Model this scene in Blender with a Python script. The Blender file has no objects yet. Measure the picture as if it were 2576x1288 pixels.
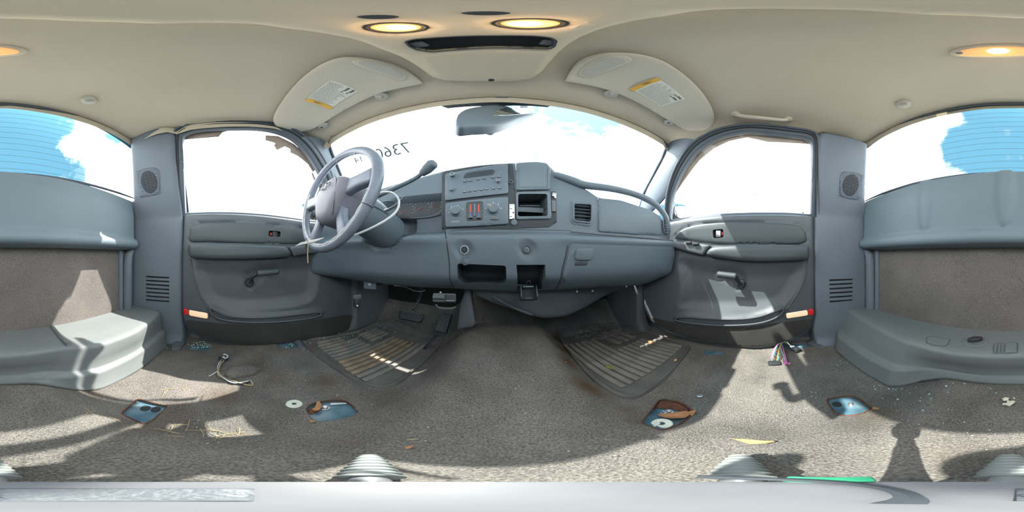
import bpy, bmesh, math, random
import numpy as np
from mathutils import Vector, Matrix, geometry
random.seed(7); rng = np.random.default_rng(7)
S0 = bpy.context.scene
pi = math.pi
# ---------------------------------------------------------------- camera (360 degree camera standing in the cab)
YAW = 4.6
cd = bpy.data.cameras.new('camera'); cam = bpy.data.objects.new('camera', cd); S0.collection.objects.link(cam)
cd.type = 'PANO'
try: cd.cycles.panorama_type = 'EQUIRECTANGULAR'
except Exception: cd.panorama_type = 'EQUIRECTANGULAR'
cd.clip_start = 0.01; cd.clip_end = 500
cam.rotation_euler = (pi/2, 0, -math.radians(YAW)); S0.camera = cam
# ---------------------------------------------------------------- exposure, sky, sun
S0.view_settings.view_transform = 'Standard'; S0.view_settings.look = 'None'
S0.view_settings.exposure = 0.0; S0.view_settings.gamma = 1.0; S0.view_settings.use_curve_mapping = False
CLOUD = 9.6; SUN = 13.5
def azel(u, v):
    return math.radians((u-1288)/7.155556+YAW), math.radians((644-v)/7.155556)
def D(u, v):
    a, e = azel(u, v)
    return np.array([math.sin(a)*math.cos(e), math.cos(a)*math.cos(e), math.sin(e)])
wd = bpy.data.worlds.new('sky'); S0.world = wd; wd.use_nodes = True
nt = wd.node_tree; nt.nodes.clear()
def N(t, k, **kw):
    n = t.nodes.new(k)
    for a, b in kw.items():
        if a.startswith('i_'): n.inputs[a[2:].replace('_', ' ')].default_value = b
        else: setattr(n, a, b)
    return n
tc = N(nt, 'ShaderNodeTexCoord')
nz = N(nt, 'ShaderNodeTexNoise', i_Scale=3.4, i_Detail=10.0, i_Roughness=.60, i_Distortion=.35)
nt.links.new(tc.outputs['Generated'], nz.inputs['Vector'])
mp = N(nt, 'ShaderNodeMapRange'); mp.inputs['From Min'].default_value = .25; mp.inputs['From Max'].default_value = .75
nt.links.new(nz.outputs['Fac'], mp.inputs['Value'])
acc = mp.outputs['Result']
# open blue gaps between the clouds: direction, angular size, depth
for (u, v, sz, w) in [(2500, 330, 12, 1.05), (2440, 400, 9, .9), (30, 400, 12, 1.0), (160, 440, 7, .85), (1300, 320, 12, .42), (1480, 310, 8, .5), (1885, 500, 3.5, .55), (1975, 538, 6, .55), (1700, 530, 6, .6),
                      (200, 200, 22, .8), (1500, 120, 25, .8), (60, 230, 14, .8), (1300, 600, 22, .5)]:
    d = D(u, v)
    dp = N(nt, 'ShaderNodeVectorMath', operation='DOT_PRODUCT'); dp.inputs[1].default_value = tuple(d)
    nm = N(nt, 'ShaderNodeVectorMath', operation='NORMALIZE')
    nt.links.new(tc.outputs['Generated'], nm.inputs[0]); nt.links.new(nm.outputs[0], dp.inputs[0])
    mr = N(nt, 'ShaderNodeMapRange', interpolation_type='SMOOTHSTEP')
    mr.inputs['From Min'].default_value = math.cos(math.radians(sz*1.5)); mr.inputs['From Max'].default_value = 1.0
    mr.inputs['To Max'].default_value = w*.62
    nt.links.new(dp.outputs['Value'], mr.inputs['Value'])
    sb = N(nt, 'ShaderNodeMath', operation='SUBTRACT'); nt.links.new(acc, sb.inputs[0]); nt.links.new(mr.outputs[0], sb.inputs[1]); acc = sb.outputs[0]
ct = N(nt, 'ShaderNodeMapRange', interpolation_type='SMOOTHSTEP'); ct.inputs['From Min'].default_value = -.04; ct.inputs['From Max'].default_value = .34
nt.links.new(acc, ct.inputs['Value'])
br = N(nt, 'ShaderNodeMapRange'); br.inputs['From Min'].default_value = .1; br.inputs['From Max'].default_value = .8
br.inputs['To Min'].default_value = CLOUD*.45; br.inputs['To Max'].default_value = CLOUD*1.3
nt.links.new(acc, br.inputs['Value'])
cl = N(nt, 'ShaderNodeVectorMath', operation='SCALE'); cl.inputs[0].default_value = (.97, .99, 1.0); nt.links.new(br.outputs[0], cl.inputs['Scale'])
mx = N(nt, 'ShaderNodeMix', data_type='RGBA'); mx.inputs[6].default_value = (.26, .66, .95, 1)
sd = N(nt, 'ShaderNodeVectorMath', operation='DOT_PRODUCT'); sd.inputs[1].default_value = tuple(Vector((-.45, .60, 1)).normalized()); nt.links.new(nm.outputs[0], sd.inputs[0])
sp2 = N(nt, 'ShaderNodeMapRange', interpolation_type='SMOOTHSTEP'); sp2.inputs['From Min'].default_value = .2; sp2.inputs['From Max'].default_value = 1.0; sp2.inputs['To Min'].default_value = 1.0; sp2.inputs['To Max'].default_value = 3.6
nt.links.new(sd.outputs['Value'], sp2.inputs['Value'])
bl = N(nt, 'ShaderNodeVectorMath', operation='SCALE'); bl.inputs[0].default_value = (.26, .66, .95); nt.links.new(sp2.outputs[0], bl.inputs['Scale']); nt.links.new(bl.outputs[0], mx.inputs[6])
nt.links.new(ct.outputs[0], mx.inputs[0]); nt.links.new(cl.outputs[0], mx.inputs[7])
bg = N(nt, 'ShaderNodeBackground'); ow = N(nt, 'ShaderNodeOutputWorld')
nt.links.new(mx.outputs[2], bg.inputs[0]); nt.links.new(bg.outputs[0], ow.inputs[0])
sl = bpy.data.lights.new('sun', 'SUN'); sl.energy = SUN; sl.angle = math.radians(.6); sl.color = (1, .95, .86)
so = bpy.data.objects.new('sun', sl); S0.collection.objects.link(so)
so.rotation_euler = Vector((-.45, .60, 1)).to_track_quat('Z', 'Y').to_euler(); so.location = (-4, 5, 9)
# ---------------------------------------------------------------- materials
MT = {}
def mat(name, col, rough=.6, bump=0, bs=200, var=.0, vs=6, metal=0, spec=.5, emit=None, es=0, grain=0, gs=400, stain=False, bd=.002, dust=0):
    m = bpy.data.materials.new(name); m.use_nodes = True; t = m.node_tree; b = t.nodes['Principled BSDF']
    b.inputs['Base Color'].default_value = (*col, 1); b.inputs['Roughness'].default_value = rough
    b.inputs['Metallic'].default_value = metal; b.inputs['Specular IOR Level'].default_value = spec
    if emit: b.inputs['Emission Color'].default_value = (*emit, 1); b.inputs['Emission Strength'].default_value = es
    c = N(t, 'ShaderNodeTexCoord'); out = None
    def mul(prev, fac, lo, hi):
        r = N(t, 'ShaderNodeMapRange'); r.inputs['From Min'].default_value = .3; r.inputs['From Max'].default_value = .7
        r.inputs['To Min'].default_value = lo; r.inputs['To Max'].default_value = hi; t.links.new(fac, r.inputs['Value'])
        v = N(t, 'ShaderNodeVectorMath', operation='SCALE')
        if prev is None: v.inputs[0].default_value = col
        else: t.links.new(prev, v.inputs[0])
        t.links.new(r.outputs[0], v.inputs['Scale']); return v.outputs[0]
    if var:
        n = N(t, 'ShaderNodeTexNoise', i_Scale=float(vs), i_Detail=5.0); t.links.new(c.outputs['Object'], n.inputs['Vector']); out = mul(out, n.outputs['Fac'], 1-var, 1+var)
    if grain:
        n = N(t, 'ShaderNodeTexNoise', i_Scale=float(gs), i_Detail=2.0); t.links.new(c.outputs['Object'], n.inputs['Vector']); out = mul(out, n.outputs['Fac'], 1-grain, 1+grain)
    if dust:
        n = N(t, 'ShaderNodeTexNoise', i_Scale=9.0, i_Detail=8.0, i_Roughness=.7); t.links.new(c.outputs['Object'], n.inputs['Vector'])
        r = N(t, 'ShaderNodeMapRange'); r.inputs['From Min'].default_value = .5; r.inputs['From Max'].default_value = .72; r.inputs['To Max'].default_value = dust
        t.links.new(n.outputs['Fac'], r.inputs['Value'])
        x = N(t, 'ShaderNodeMix', data_type='RGBA'); t.links.new(r.outputs[0], x.inputs[0])
        if out is None: x.inputs[6].default_value = (*col, 1)
        else: t.links.new(out, x.inputs[6])
        x.inputs[7].default_value = (.30, .25, .19, 1); out = x.outputs[2]
    if stain:
        at = N(t, 'ShaderNodeAttribute', attribute_name='stain'); x = N(t, 'ShaderNodeMix', data_type='RGBA')
        t.links.new(at.outputs['Fac'], x.inputs[0]); t.links.new(out, x.inputs[6]); x.inputs[7].default_value = (.085, .047, .018, 1); out = x.outputs[2]
    if out is not None: t.links.new(out, b.inputs['Base Color'])
    if bump:
        n = N(t, 'ShaderNodeTexNoise', i_Scale=float(bs), i_Detail=3.0); t.links.new(c.outputs['Object'], n.inputs['Vector'])
        bp = N(t, 'ShaderNodeBump', i_Strength=float(bump), i_Distance=bd); t.links.new(n.outputs['Fac'], bp.inputs['Height']); t.links.new(bp.outputs[0], b.inputs['Normal'])
    MT[name] = m; return m
def glassmat(name, tint, gl):
    m = bpy.data.materials.new(name); m.use_nodes = True; t = m.node_tree; t.nodes.clear()
    o = N(t, 'ShaderNodeOutputMaterial'); a = N(t, 'ShaderNodeBsdfTransparent'); a.inputs[0].default_value = (*tint, 1)
    g = N(t, 'ShaderNodeBsdfGlossy'); g.inputs['Roughness'].default_value = .02
    f = N(t, 'ShaderNodeFresnel', i_IOR=1.45); s = N(t, 'ShaderNodeMath', operation='MULTIPLY'); s.inputs[1].default_value = gl
    x = N(t, 'ShaderNodeMixShader'); t.links.new(f.outputs[0], s.inputs[0]); t.links.new(s.outputs[0], x.inputs[0])
    t.links.new(a.outputs[0], x.inputs[1]); t.links.new(g.outputs[0], x.inputs[2]); t.links.new(x.outputs[0], o.inputs[0])
    MT[name] = m; return m
HEAD = mat('headliner_fabric', (.56, .50, .40), .95, .35, 900, .05, 3, grain=.06, gs=1500)
VIS = mat('visor_fabric', (.60, .555, .465), .9, .3, 900, .03, 4, grain=.05, gs=1500)
CONS = mat('console_plastic', (.60, .53, .41), .75, .15, 700, .03, 5)
CLIP = mat('clip_plastic', (.50, .48, .42), .5)
PLA = mat('graphite_plastic', (.105, .118, .135), .50, .22, 800, .06, 5, dust=.05)
DASH = mat('dash_plastic', (.105, .14, .17), .55, .25, 900, .05, 5, dust=.04)
DOOR = mat('door_plastic', (.085, .10, .115), .45, .22, 900, .05, 6, dust=.03)
VIN = mat('door_vinyl', (.06, .076, .086), .42, .3, 700, .05, 6)
SIDE = mat('pillar_plastic', (.135, .165, .20), .6, .25, 900, .05, 5)
REARP = mat('rear_trim_plastic', (.165, .215, .25), .6, .25, 900, .06, 4)
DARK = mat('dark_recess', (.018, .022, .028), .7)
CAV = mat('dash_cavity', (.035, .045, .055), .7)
BLK = mat('black_rubber', (.03, .034, .04), .5, .1, 300)
SEAL = mat('door_seal_rubber', (.075, .095, .12), .55)
CARP = mat('floor_carpet', (.165, .154, .142), 1, .65, 330, .2, 9, bd=.006, grain=.42, gs=300, stain=True, spec=.1)
CARPW = mat('wall_carpet', (.175, .16, .148), 1, .65, 400, .10, 7, bd=.004, grain=.3, gs=330, spec=.1)
CARPD = mat('door_carpet', (.05, .05, .049), 1, .8, 500, .1, 8, grain=.2, gs=350, spec=.1)
MAT_ = mat('mat_rubber', (.11, .104, .098), .6, .3, 120, .25, 12, dust=.2)  # darker than the ribs: shade of the grooves put into the colour
RIB = mat('lightened_mat_rib', (.19, .178, .162), .65, .3, 160, .25, 14, dust=.3)  # dusty ribs lightened against the base to paint the groove shade
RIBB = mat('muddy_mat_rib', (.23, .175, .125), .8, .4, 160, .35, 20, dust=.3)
BLUE = mat('blue_body_paint', (.075, .16, .215), .4, .05, 60, .4, 25, dust=.45)
RUST = mat('rusty_foam', (.11, .045, .025), .95, .8, 150, .4, 60)
STEEL = mat('bolt_steel', (.5, .5, .5), .35, metal=.9)
WHITE = mat('white_plastic', (.62, .66, .58), .5, .1, 100, .08, 40)
SILV = mat('bracket_metal', (.55, .56, .55), .4, .1, 100, metal=.6)
PAPER = mat('label_paper', (.74, .73, .66), .8)
YEL = mat('label_yellow', (.80, .46, .08), .8)
PRN = mat('label_print', (.17, .17, .16), .9)
PRL = mat('label_fine_print', (.42, .42, .38), .9)
LEG = mat('legend_paint', (.45, .52, .55), .6)
LEATH = mat('wheel_leather', (.16, .19, .24), .42, .25, 400, .12, 30)
PAD = mat('wheel_pad_plastic', (.17, .175, .21), .55, .2, 700, .08, 12)
TORN_HI = mat('torn_leather_and_highlight', (.55, .55, .55), .9, .6, 150)  # torn leather; on the rim seam its paleness paints a sun highlight
WIREW = mat('pale_wire', (.62, .66, .68), .5)
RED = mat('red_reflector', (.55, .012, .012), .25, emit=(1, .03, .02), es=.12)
REDP = mat('red_paint', (.55, .05, .04), .5)
BLUP = mat('blue_paint', (.06, .13, .3), .5)
LENSM = mat('door_lamp_lens', (.85, .78, .66), .25, emit=(1, .55, .2), es=.5)
AMB = mat('amber_lens', (.85, .50, .24), .3, .3, 120, emit=(1, .45, .12), es=.45)
HOT = mat('lit_bulb', (1, .9, .7), .4, emit=(1, .72, .35), es=9)
LAMP = mat('lit_lamp_lens', (1, .8, .5), .3, emit=(1, .50, .13), es=1.3)
TANP = mat('tan_deflector', (.34, .27, .23), .35)
LEAF = mat('dry_leaf', (.42, .20, .09), .8, .3, 60, .25, 60)
LEAFT = mat('tan_leaf', (.52, .34, .16), .8, .3, 60, .2, 60)
LEAFG = mat('green_leaf', (.16, .17, .05), .8, .3, 60, .3, 60)
STRAW = mat('straw', (.5, .38, .2), .9)
CRUMB = mat('crumb', (.72, .68, .56), .9)
GLS = mat('glass_crumb', (.30, .58, .52), .15, spec=.8)
SHELF = mat('shelf_plastic', (.165, .185, .19), .55, .25, 600, .08, 4, dust=.18)
TRI = mat('stand_grey', (.33, .35, .36), .35, .05, 50, .1, 8, metal=.5)
TRIP = mat('stand_plate_grey', (.12, .125, .14), .5, .05, 50, .1, 60)
TRIR = mat('stand_rubber', (.24, .26, .26), .6)
GRN = mat('green_plastic', (.03, .35, .18), .4)
PINK = mat('pink_wire', (.65, .2, .5), .5); TEAL = mat('teal_wire', (.08, .3, .35), .5)
MIRR = mat('mirror_glass', (.85, .9, .92), .03, metal=1)
MIRD = mat('dimming_mirror', (.42, .47, .48), .12, metal=.85)
SCR = mat('display_black', (.03, .04, .05), .45)
GRND = mat('gravel_ground', (.32, .31, .29), .95, .5, 3, .15, .8, grain=.15, gs=12)
PAINT = mat('body_paint_outside', (.05, .16, .25), .3)
GL = glassmat('window_glass', (.93, .97, .96), .6)
GLP = glassmat('lens_glass', (.8, .8, .78), .5)
FRIT = mat('black_frit', (.03, .05, .07), .4)
CHALK = glassmat('paint_marker', (.10, .125, .13), .1)
# ---------------------------------------------------------------- object helpers
WL = {}
def reg(o, parent, loc):
    S0.collection.objects.link(o)
    if parent is not None:
        o.parent = parent; p = WL[parent.name]
    else: p = Vector((0, 0, 0))
    o.location = Vector(loc)-p; WL[o.name] = Vector(loc); return o
def tag(o, label=None, cat=None, group=None, kind=None):
    if label: o['label'] = label
    if cat: o['category'] = cat
    if group: o['group'] = group
    if kind: o['kind'] = kind
    return o
def empty(name, loc, label=None, cat=None, group=None, kind=None):
    o = bpy.data.objects.new(name, None); o.empty_display_size = .05; reg(o, None, loc); return tag(o, label, cat, group, kind)
def mk(name, V, F, m, parent=None, center=True, sharp=35):
    V = np.asarray(V, float)
    c = (V.min(0)+V.max(0))/2 if center else np.zeros(3)
    me = bpy.data.meshes.new(name); me.from_pydata((V-c).tolist(), [], [list(map(int, f)) for f in F]); me.validate()
    me.polygons.foreach_set('use_smooth', [True]*len(me.polygons))
    if sharp and len(me.polygons): me.set_sharp_from_angle(angle=math.radians(sharp))
    me.materials.append(m); o = bpy.data.objects.new(name, me); return reg(o, parent, c)
class Mesh:
    def __init__(s): s.V = []; s.F = []
    def add(s, V, F):
        n = len(s.V); s.V += [tuple(map(float, v)) for v in V]; s.F += [[i+n for i in f] for f in F]; return s
    def build(s, name, m, parent=None, **k): return mk(name, s.V, s.F, m, parent, **k)
class Surf:
    """surface k = f(a, b) over world axes i, j; height h is measured inward along k"""
    def __init__(s, i, j, k, f, sign): s.i, s.j, s.k, s.f, s.sg = i, j, k, f, sign
    def pt(s, a, b, h=0):
        a = np.asarray(a, float); b = np.asarray(b, float); P = np.zeros(np.broadcast(a, b).shape+(3,))
        P[..., s.i] = a; P[..., s.j] = b; P[..., s.k] = s.f(a, b)+s.sg*h; return P
    def px(s, pts):
        T = np.linspace(.03, 3.0, 400); R = []
        for u, v in pts:
            d = D(u, v); g = lambda t: t*d[s.k]-s.f(t*d[s.i], t*d[s.j])
            y = g(T); z = np.where(np.sign(y[1:]) != np.sign(y[:-1]))[0]
            if len(z) == 0: z = [int(np.argmin(abs(y[:-1])))]
            lo, hi = T[z[0]], T[z[0]+1]; gl = g(lo)
            for _ in range(30):
                mm = (lo+hi)/2
                if np.sign(g(mm)) == np.sign(gl): lo = mm
                else: hi = mm
            R.append((lo*d[s.i], lo*d[s.j]))
        return np.array(R)
    def p3(s, u, v, h=0): a, b = s.px([(u, v)])[0]; return s.pt(a, b, h)
    def nrm(s, a, b):
        e = 1e-3; p = s.pt(a, b); x = s.pt(a+e, b)-p; y = s.pt(a, b+e)-p; n = np.cross(x, y); n /= np.linalg.norm(n)
        return n if n[s.k]*s.sg > 0 else -n
class Frame:
    def __init__(s, O, X, Y):
        s.O = np.array(O, float); s.X = np.array(X, float); s.X /= np.linalg.norm(s.X); Y = np.array(Y, float); Y -= Y.dot(s.X)*s.X; s.Y = Y/np.linalg.norm(Y); s.Nn = np.cross(s.X, s.Y)
    def pt(s, a, b, h=0):
        a = np.asarray(a, float)[..., None]; b = np.asarray(b, float)[..., None]; h = np.asarray(h, float)[..., None]
        return s.O+a*s.X+b*s.Y+h*s.Nn
    def px(s, pts):
        R = []
        for u, v in pts:
            d = D(u, v); t = s.O.dot(s.Nn)/d.dot(s.Nn); q = t*d-s.O; R.append((q.dot(s.X), q.dot(s.Y)))
        return np.array(R)
    def nrm(s, a, b): return s.Nn
    def p3(s, u, v, h=0): a, b = s.px([(u, v)])[0]; return s.pt(a, b, h)
def tangent(S, u, v):
    """flat frame touching a surface at a pixel: X to the viewer's right, Y up, normal inward"""
    a, b = S.px([(u, v)])[0]; O = S.pt(a, b); n = S.nrm(a, b)
    up = np.array([0, 0, 1.]) if abs(n[2]) < .8 else np.array([0, 1., 0])
    X = np.cross(up, n); return Frame(O, X, np.cross(n, X))
def chaikin(P, it=2, closed=True):
    P = np.asarray(P, float)
    if it == 1 and closed: return rc(P)
    for _ in range(it):
        Q = np.roll(P, -1, 0) if closed else P[1:]
        A = P if closed else P[:-1]
        R = np.empty((2*len(A), P.shape[1])); R[0::2] = .75*A+.25*Q; R[1::2] = .25*A+.75*Q
        if not closed: R = np.vstack([P[:1], R, P[-1:]])
        P = R
    return P
def rc(P, cap=.010, n=4):
    m = len(P); R = []
    for i in range(m):
        a, b, c = P[i-1], P[i], P[(i+1) % m]; la, lc = np.linalg.norm(a-b), np.linalg.norm(c-b)
        k = min(cap, .32*min(la, lc)); p, q = b+(a-b)*k/(la+1e-9), b+(c-b)*k/(lc+1e-9)
        for j in range(n+1): t = j/n; R.append((1-t)**2*p+2*t*(1-t)*b+t*t*q)
    return np.array(R)
def cat(P, n=6, closed=False):
    P = np.asarray(P, float); m = len(P); R = []
    g = (lambda i: P[i % m]) if closed else (lambda i: P[min(max(i, 0), m-1)])
    for i in range(m if closed else m-1):
        a, b, c, d = g(i-1), g(i), g(i+1), g(i+2)
        for t in np.arange(n)/n: R.append(.5*(2*b+(c-a)*t+(2*a-5*b+4*c-d)*t*t+(3*b-a-3*c+d)*t**3))
    if not closed: R.append(P[-1])
    return np.array(R)
def dens(P, sp):
    R = []
    for p, q in zip(P, np.roll(P, -1, 0)):
        n = max(1, int(np.linalg.norm(q-p)/sp)); R += [p+(q-p)*k/n for k in range(n)]
    return np.array(R)
def inside(P, X):
    x, y = X[:, 0], X[:, 1]; r = np.zeros(len(X), bool)
    for (ax, ay), (bx, by) in zip(P, np.roll(P, -1, 0)):
        if ay == by: continue
        r ^= ((ay > y) != (by > y)) & (x < (bx-ax)*(y-ay)/(by-ay)+ax)
    return r
def dist(P, X, closed=True):
    P = np.asarray(P, float); d = np.full(len(X), 1e9); Q = np.roll(P, -1, 0) if closed else P[1:]
    for a, b in zip(P, Q):
        e = b-a; L = e.dot(e)
        t = np.clip(((X-a)@e)/L, 0, 1) if L > 1e-14 else np.zeros(len(X))
        d = np.minimum(d, np.hypot(*(X-a-t[:, None]*e).T))
    return d
def sdf(P, a, b):
    X = np.stack([np.ravel(a), np.ravel(b)], 1); d = dist(P, X); return np.where(inside(P, X), -d, d).reshape(np.shape(a))
def ss(x, a, b): t = np.clip((x-a)/(b-a), 0, 1); return t*t*(3-2*t)
def area(P): x, y = P.T; return .5*np.sum(x*np.roll(y, -1)-y*np.roll(x, -1))
def pdata(S, out, h=.004, r=.003, sp=.03, holes=(), depth=.004, hf=None, closed=False, hdepth=None):
    out = np.asarray(out, float)
    if area(out) < 0: out = out[::-1]
    L = [dens(out, sp*.8)]+[dens(np.asarray(q, float), sp*.5) for q in holes]
    lo, hi = out.min(0), out.max(0); pts = []
    r = min(r, .45*min(hi-lo))
    for k, P in enumerate(L):
        cw = 1 if area(P) > 0 else -1
        if k: cw = -cw
        tn = np.roll(P, -1, 0)-np.roll(P, 1, 0); tn /= np.linalg.norm(tn, axis=1)[:, None]+1e-12
        nn = np.stack([-tn[:, 1], tn[:, 0]], 1)*cw
        if k == 0:
            for f in (.12, .4, 1.0): pts.append((P+nn*r*f, r*f))
    cand = [p for p, m in pts if 1]
    keep = []
    def ok(X, m):
        g = inside(out, X)&(dist(L[0], X) > m)
        for q in L[1:]: g &= ~inside(q, X)&(dist(q, X) > sp*.2)
        return X[g]
    for p, m in pts: keep.append(ok(p, m*.93))
    gx = np.arange(lo[0]+sp*.5, hi[0], sp); gy = np.arange(lo[1]+sp*.5, hi[1], sp)
    if len(gx) and len(gy):
        G = np.stack(np.meshgrid(gx, gy), -1).reshape(-1, 2); keep.append(ok(G, max(r*1.2, sp*.35)))
    E = []; n = 0; A = []
    for P in L:
        E += [(n+i, n+(i+1) % len(P)) for i in range(len(P))]; n += len(P); A.append(P)
    A = np.vstack(A+keep)
    vo, eo, fo, ov, oe, of = geometry.delaunay_2d_cdt([Vector(p) for p in A], E, [], 0, 1e-7)
    V2 = np.array([tuple(v) for v in vo]); F = np.array([f for f in fo if len(f) == 3])
    cen = V2[F].mean(1); g = inside(L[0], cen)
    for q in L[1:]: g &= ~inside(q, cen)
    F = F[g]
    d = dist(L[0], V2); t = np.clip(1-d/r, 0, 1) if r > 0 else np.zeros(len(V2))
    H = h-(1-np.sqrt(1-t*t))*min(abs(h) if h else r, r if r > 0 else 1, abs(depth)+abs(h))
    if hf is not None: H = H+hf(V2[:, 0], V2[:, 1])
    P3 = S.pt(V2[:, 0], V2[:, 1], H)
    if len(F):
        a, b, c = P3[F[0]]; nn = np.cross(b-a, c-a)
        if nn.dot(S.nrm(*V2[F[0][0]])) < 0: F = F[:, ::-1]
    V = list(P3); FF = [list(f) for f in F]
    # border walls
    cnt = {}
    for f in FF:
        for i in range(3):
            e = (f[i], f[(i+1) % 3]); k = (min(e), max(e)); cnt[k] = None if k in cnt else e
    be = [e for e in cnt.values() if e]; mp_ = {}
    X = V2
    for e in be:
        for i in e:
            if i not in mp_:
                mp_[i] = len(V); V.append(S.pt(X[i][0], X[i][1], (H[i] if not closed else h+ (hf(X[i:i+1, 0], X[i:i+1, 1])[0] if hf is not None else 0))-depth))
    for a, b in be: FF.append([b, a, mp_[a], mp_[b]])
    if closed:
        off = len(V); ids = sorted(set(F.ravel())); m2 = {}
        for i in ids:
            if i in mp_: m2[i] = mp_[i]
            else: m2[i] = len(V); V.append(S.pt(X[i][0], X[i][1], h+(hf(X[i:i+1, 0], X[i:i+1, 1])[0] if hf is not None else 0)-depth))
        FF += [[m2[f[2]], m2[f[1]], m2[f[0]]] for f in F]
    return V, FF
def panel(name, S, out, m, parent=None, center=True, sharp=35, **k):
    V, F = pdata(S, out, **k); return mk(name, V, F, m, parent, center, sharp)
def ppx(name, S, pxs, m, parent=None, rnd=0, **k):
    P = S.px(pxs)
    if rnd: P = chaikin(P, rnd)
    return panel(name, S, P, m, parent, **k)
def well(name, S, out, dep, m, parent=None, sp=.03, top=0.0):
    """a recess: its floor lies dep below the surface and walls come up to it"""
    return panel(name, S, out, m, parent, h=-dep, r=0, sp=sp, depth=-(dep+top))
def tdata(P, r, n=8, closed=False, caps=True, flat=1.0, up=None):
    P = np.asarray(P, float); m = len(P); r = np.asarray(r, float); rr = np.full(m, float(r)) if r.ndim == 0 else np.interp(np.linspace(0, 1, m), np.linspace(0, 1, len(r)), r)
    T = (np.roll(P, -1, 0)-np.roll(P, 1, 0)) if closed else np.gradient(P, axis=0)
    T /= np.linalg.norm(T, axis=1)[:, None]+1e-12
    u = np.array(up, float) if up is not None else (np.array([0, 0, 1.]) if abs(T[0][2]) < .9 else np.array([1., 0, 0])); V = []; F = []
    for i in range(m):
        if up is not None: u = np.array(up, float)
        u = u-u.dot(T[i])*T[i]; u /= np.linalg.norm(u)+1e-12; w = np.cross(T[i], u)
        for k in range(n):
            a = 2*pi*k/n; V.append(P[i]+rr[i]*(math.cos(a)*u*flat+math.sin(a)*w))
    for i in range(m if closed else m-1):
        j = (i+1) % m
        for k in range(n): F.append([i*n+k, i*n+(k+1) % n, j*n+(k+1) % n, j*n+k])
    if not closed and caps: F += [list(range(n))[::-1], [(m-1)*n+k for k in range(n)]]
    return V, F
def tube(name, P, r, m, parent=None, smooth=0, **k):
    if smooth: P = cat(P, smooth, k.get('closed', False))
    V, F = tdata(P, r, **k); return mk(name, V, F, m, parent)
def seam(name, S, pxs, m, parent=None, r=.0012, h=0.0, n=6, sm=5, closed=False):
    P = S.px(pxs); P = cat(P, sm, closed); return tube(name, S.pt(P[:, 0], P[:, 1], h), r, m, parent, n=n, closed=closed)
def ldata(P, Nn, prof, n=28, sx=1.0, X=None, caps=True):
    P = np.array(P, float); Nn = np.array(Nn, float); Nn /= np.linalg.norm(Nn)
    a = np.array(X, float) if X is not None else np.cross(Nn, [0, 0, 1.] if abs(Nn[2]) < .9 else [0, 1., 0]); a -= a.dot(Nn)*Nn; a /= np.linalg.norm(a); b = np.cross(Nn, a); V = []; F = []
    for r, h in prof:
        for k in range(n):
            t = 2*pi*k/n; V.append(P+Nn*h+r*(a*sx*math.cos(t)+b*math.sin(t)))
    for i in range(len(prof)-1):
        for k in range(n): F.append([i*n+k, i*n+(k+1) % n, (i+1)*n+(k+1) % n, (i+1)*n+k])
    if caps: F += [list(range(n))[::-1], [(len(prof)-1)*n+k for k in range(n)]]
    return V, F
def lathe(name, P, Nn, prof, m, parent=None, **k):
    V, F = ldata(P, Nn, prof, **k); return mk(name, V, F, m, parent)
def bdata(c, size, R=None, bev=.0, seg=2):
    bm = bmesh.new(); bmesh.ops.create_cube(bm, size=1)
    for v in bm.verts: v.co = Vector((v.co.x*size[0], v.co.y*size[1], v.co.z*size[2]))
    if bev: bmesh.ops.bevel(bm, geom=bm.edges[:], offset=min(bev, min(size)*.45), segments=seg, profile=.5, affect='EDGES')
    bm.verts.index_update(); M = np.array(R) if R is not None else np.eye(3)
    V = [M.T@np.array(v.co)+np.array(c) for v in bm.verts]; F = [[v.index for v in f.verts] for f in bm.faces]; bm.free(); return V, F
def rbox(name, c, size, m, parent=None, R=None, bev=.002):
    """R rows are the box's own x, y, z axes in world space"""
    V, F = bdata(c, size, R, bev); return mk(name, V, F, m, parent)
def fbox(name, Fr, a, b, h, size, m, parent=None, bev=.001, rot=0):
    c, s = math.cos(rot), math.sin(rot); X = Fr.X*c+Fr.Y*s; Y = -Fr.X*s+Fr.Y*c
    return rbox(name, Fr.pt(a, b, h), size, m, parent, R=[X, Y, Fr.Nn], bev=bev)
def loft(name, A, B, m, parent=None, bulge=0, n=6, nrm=None, wrap=0.0, sm=5, thick=.02):
    A = cat(A, sm); B = cat(B, sm); V = []; F = []; k = len(A); nn = np.array(nrm, float)
    for j in range(n+1):
        t = j/n; w = math.sin(pi*t)**.6
        for i in range(k): V.append(A[i]*(1-t)+B[i]*t+nn*bulge*w)
    for j in range(n):
        for i in range(k-1): F.append([j*k+i, j*k+i+1, (j+1)*k+i+1, (j+1)*k+i])
    return mk(name, V, F, m, parent)
def text(name, s, Fr, a, b, h, size, m, parent=None, flip=False, depth=.0004, rot=0):
    cu = bpy.data.curves.new('t', 'FONT'); cu.body = s; cu.size = 1; cu.align_x = 'CENTER'; cu.align_y = 'CENTER'; cu.extrude = depth/size; cu.resolution_u = 3
    o = bpy.data.objects.new('t', cu); S0.collection.objects.link(o); bpy.context.view_layer.update()
    me = bpy.data.meshes.new_from_object(o); V = np.array([tuple(v.co) for v in me.vertices]); F = [list(p.vertices) for p in me.polygons]
    bpy.data.objects.remove(o); bpy.data.curves.remove(cu); bpy.data.meshes.remove(me)
    if flip: V[:, 0] *= -1
    c, q = math.cos(rot), math.sin(rot); x = V[:, 0]*c-V[:, 1]*q; y = V[:, 0]*q+V[:, 1]*c
    return mk(name, Fr.pt(a+x*size, b+y*size, h+V[:, 2]*size), F, m, parent)
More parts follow.
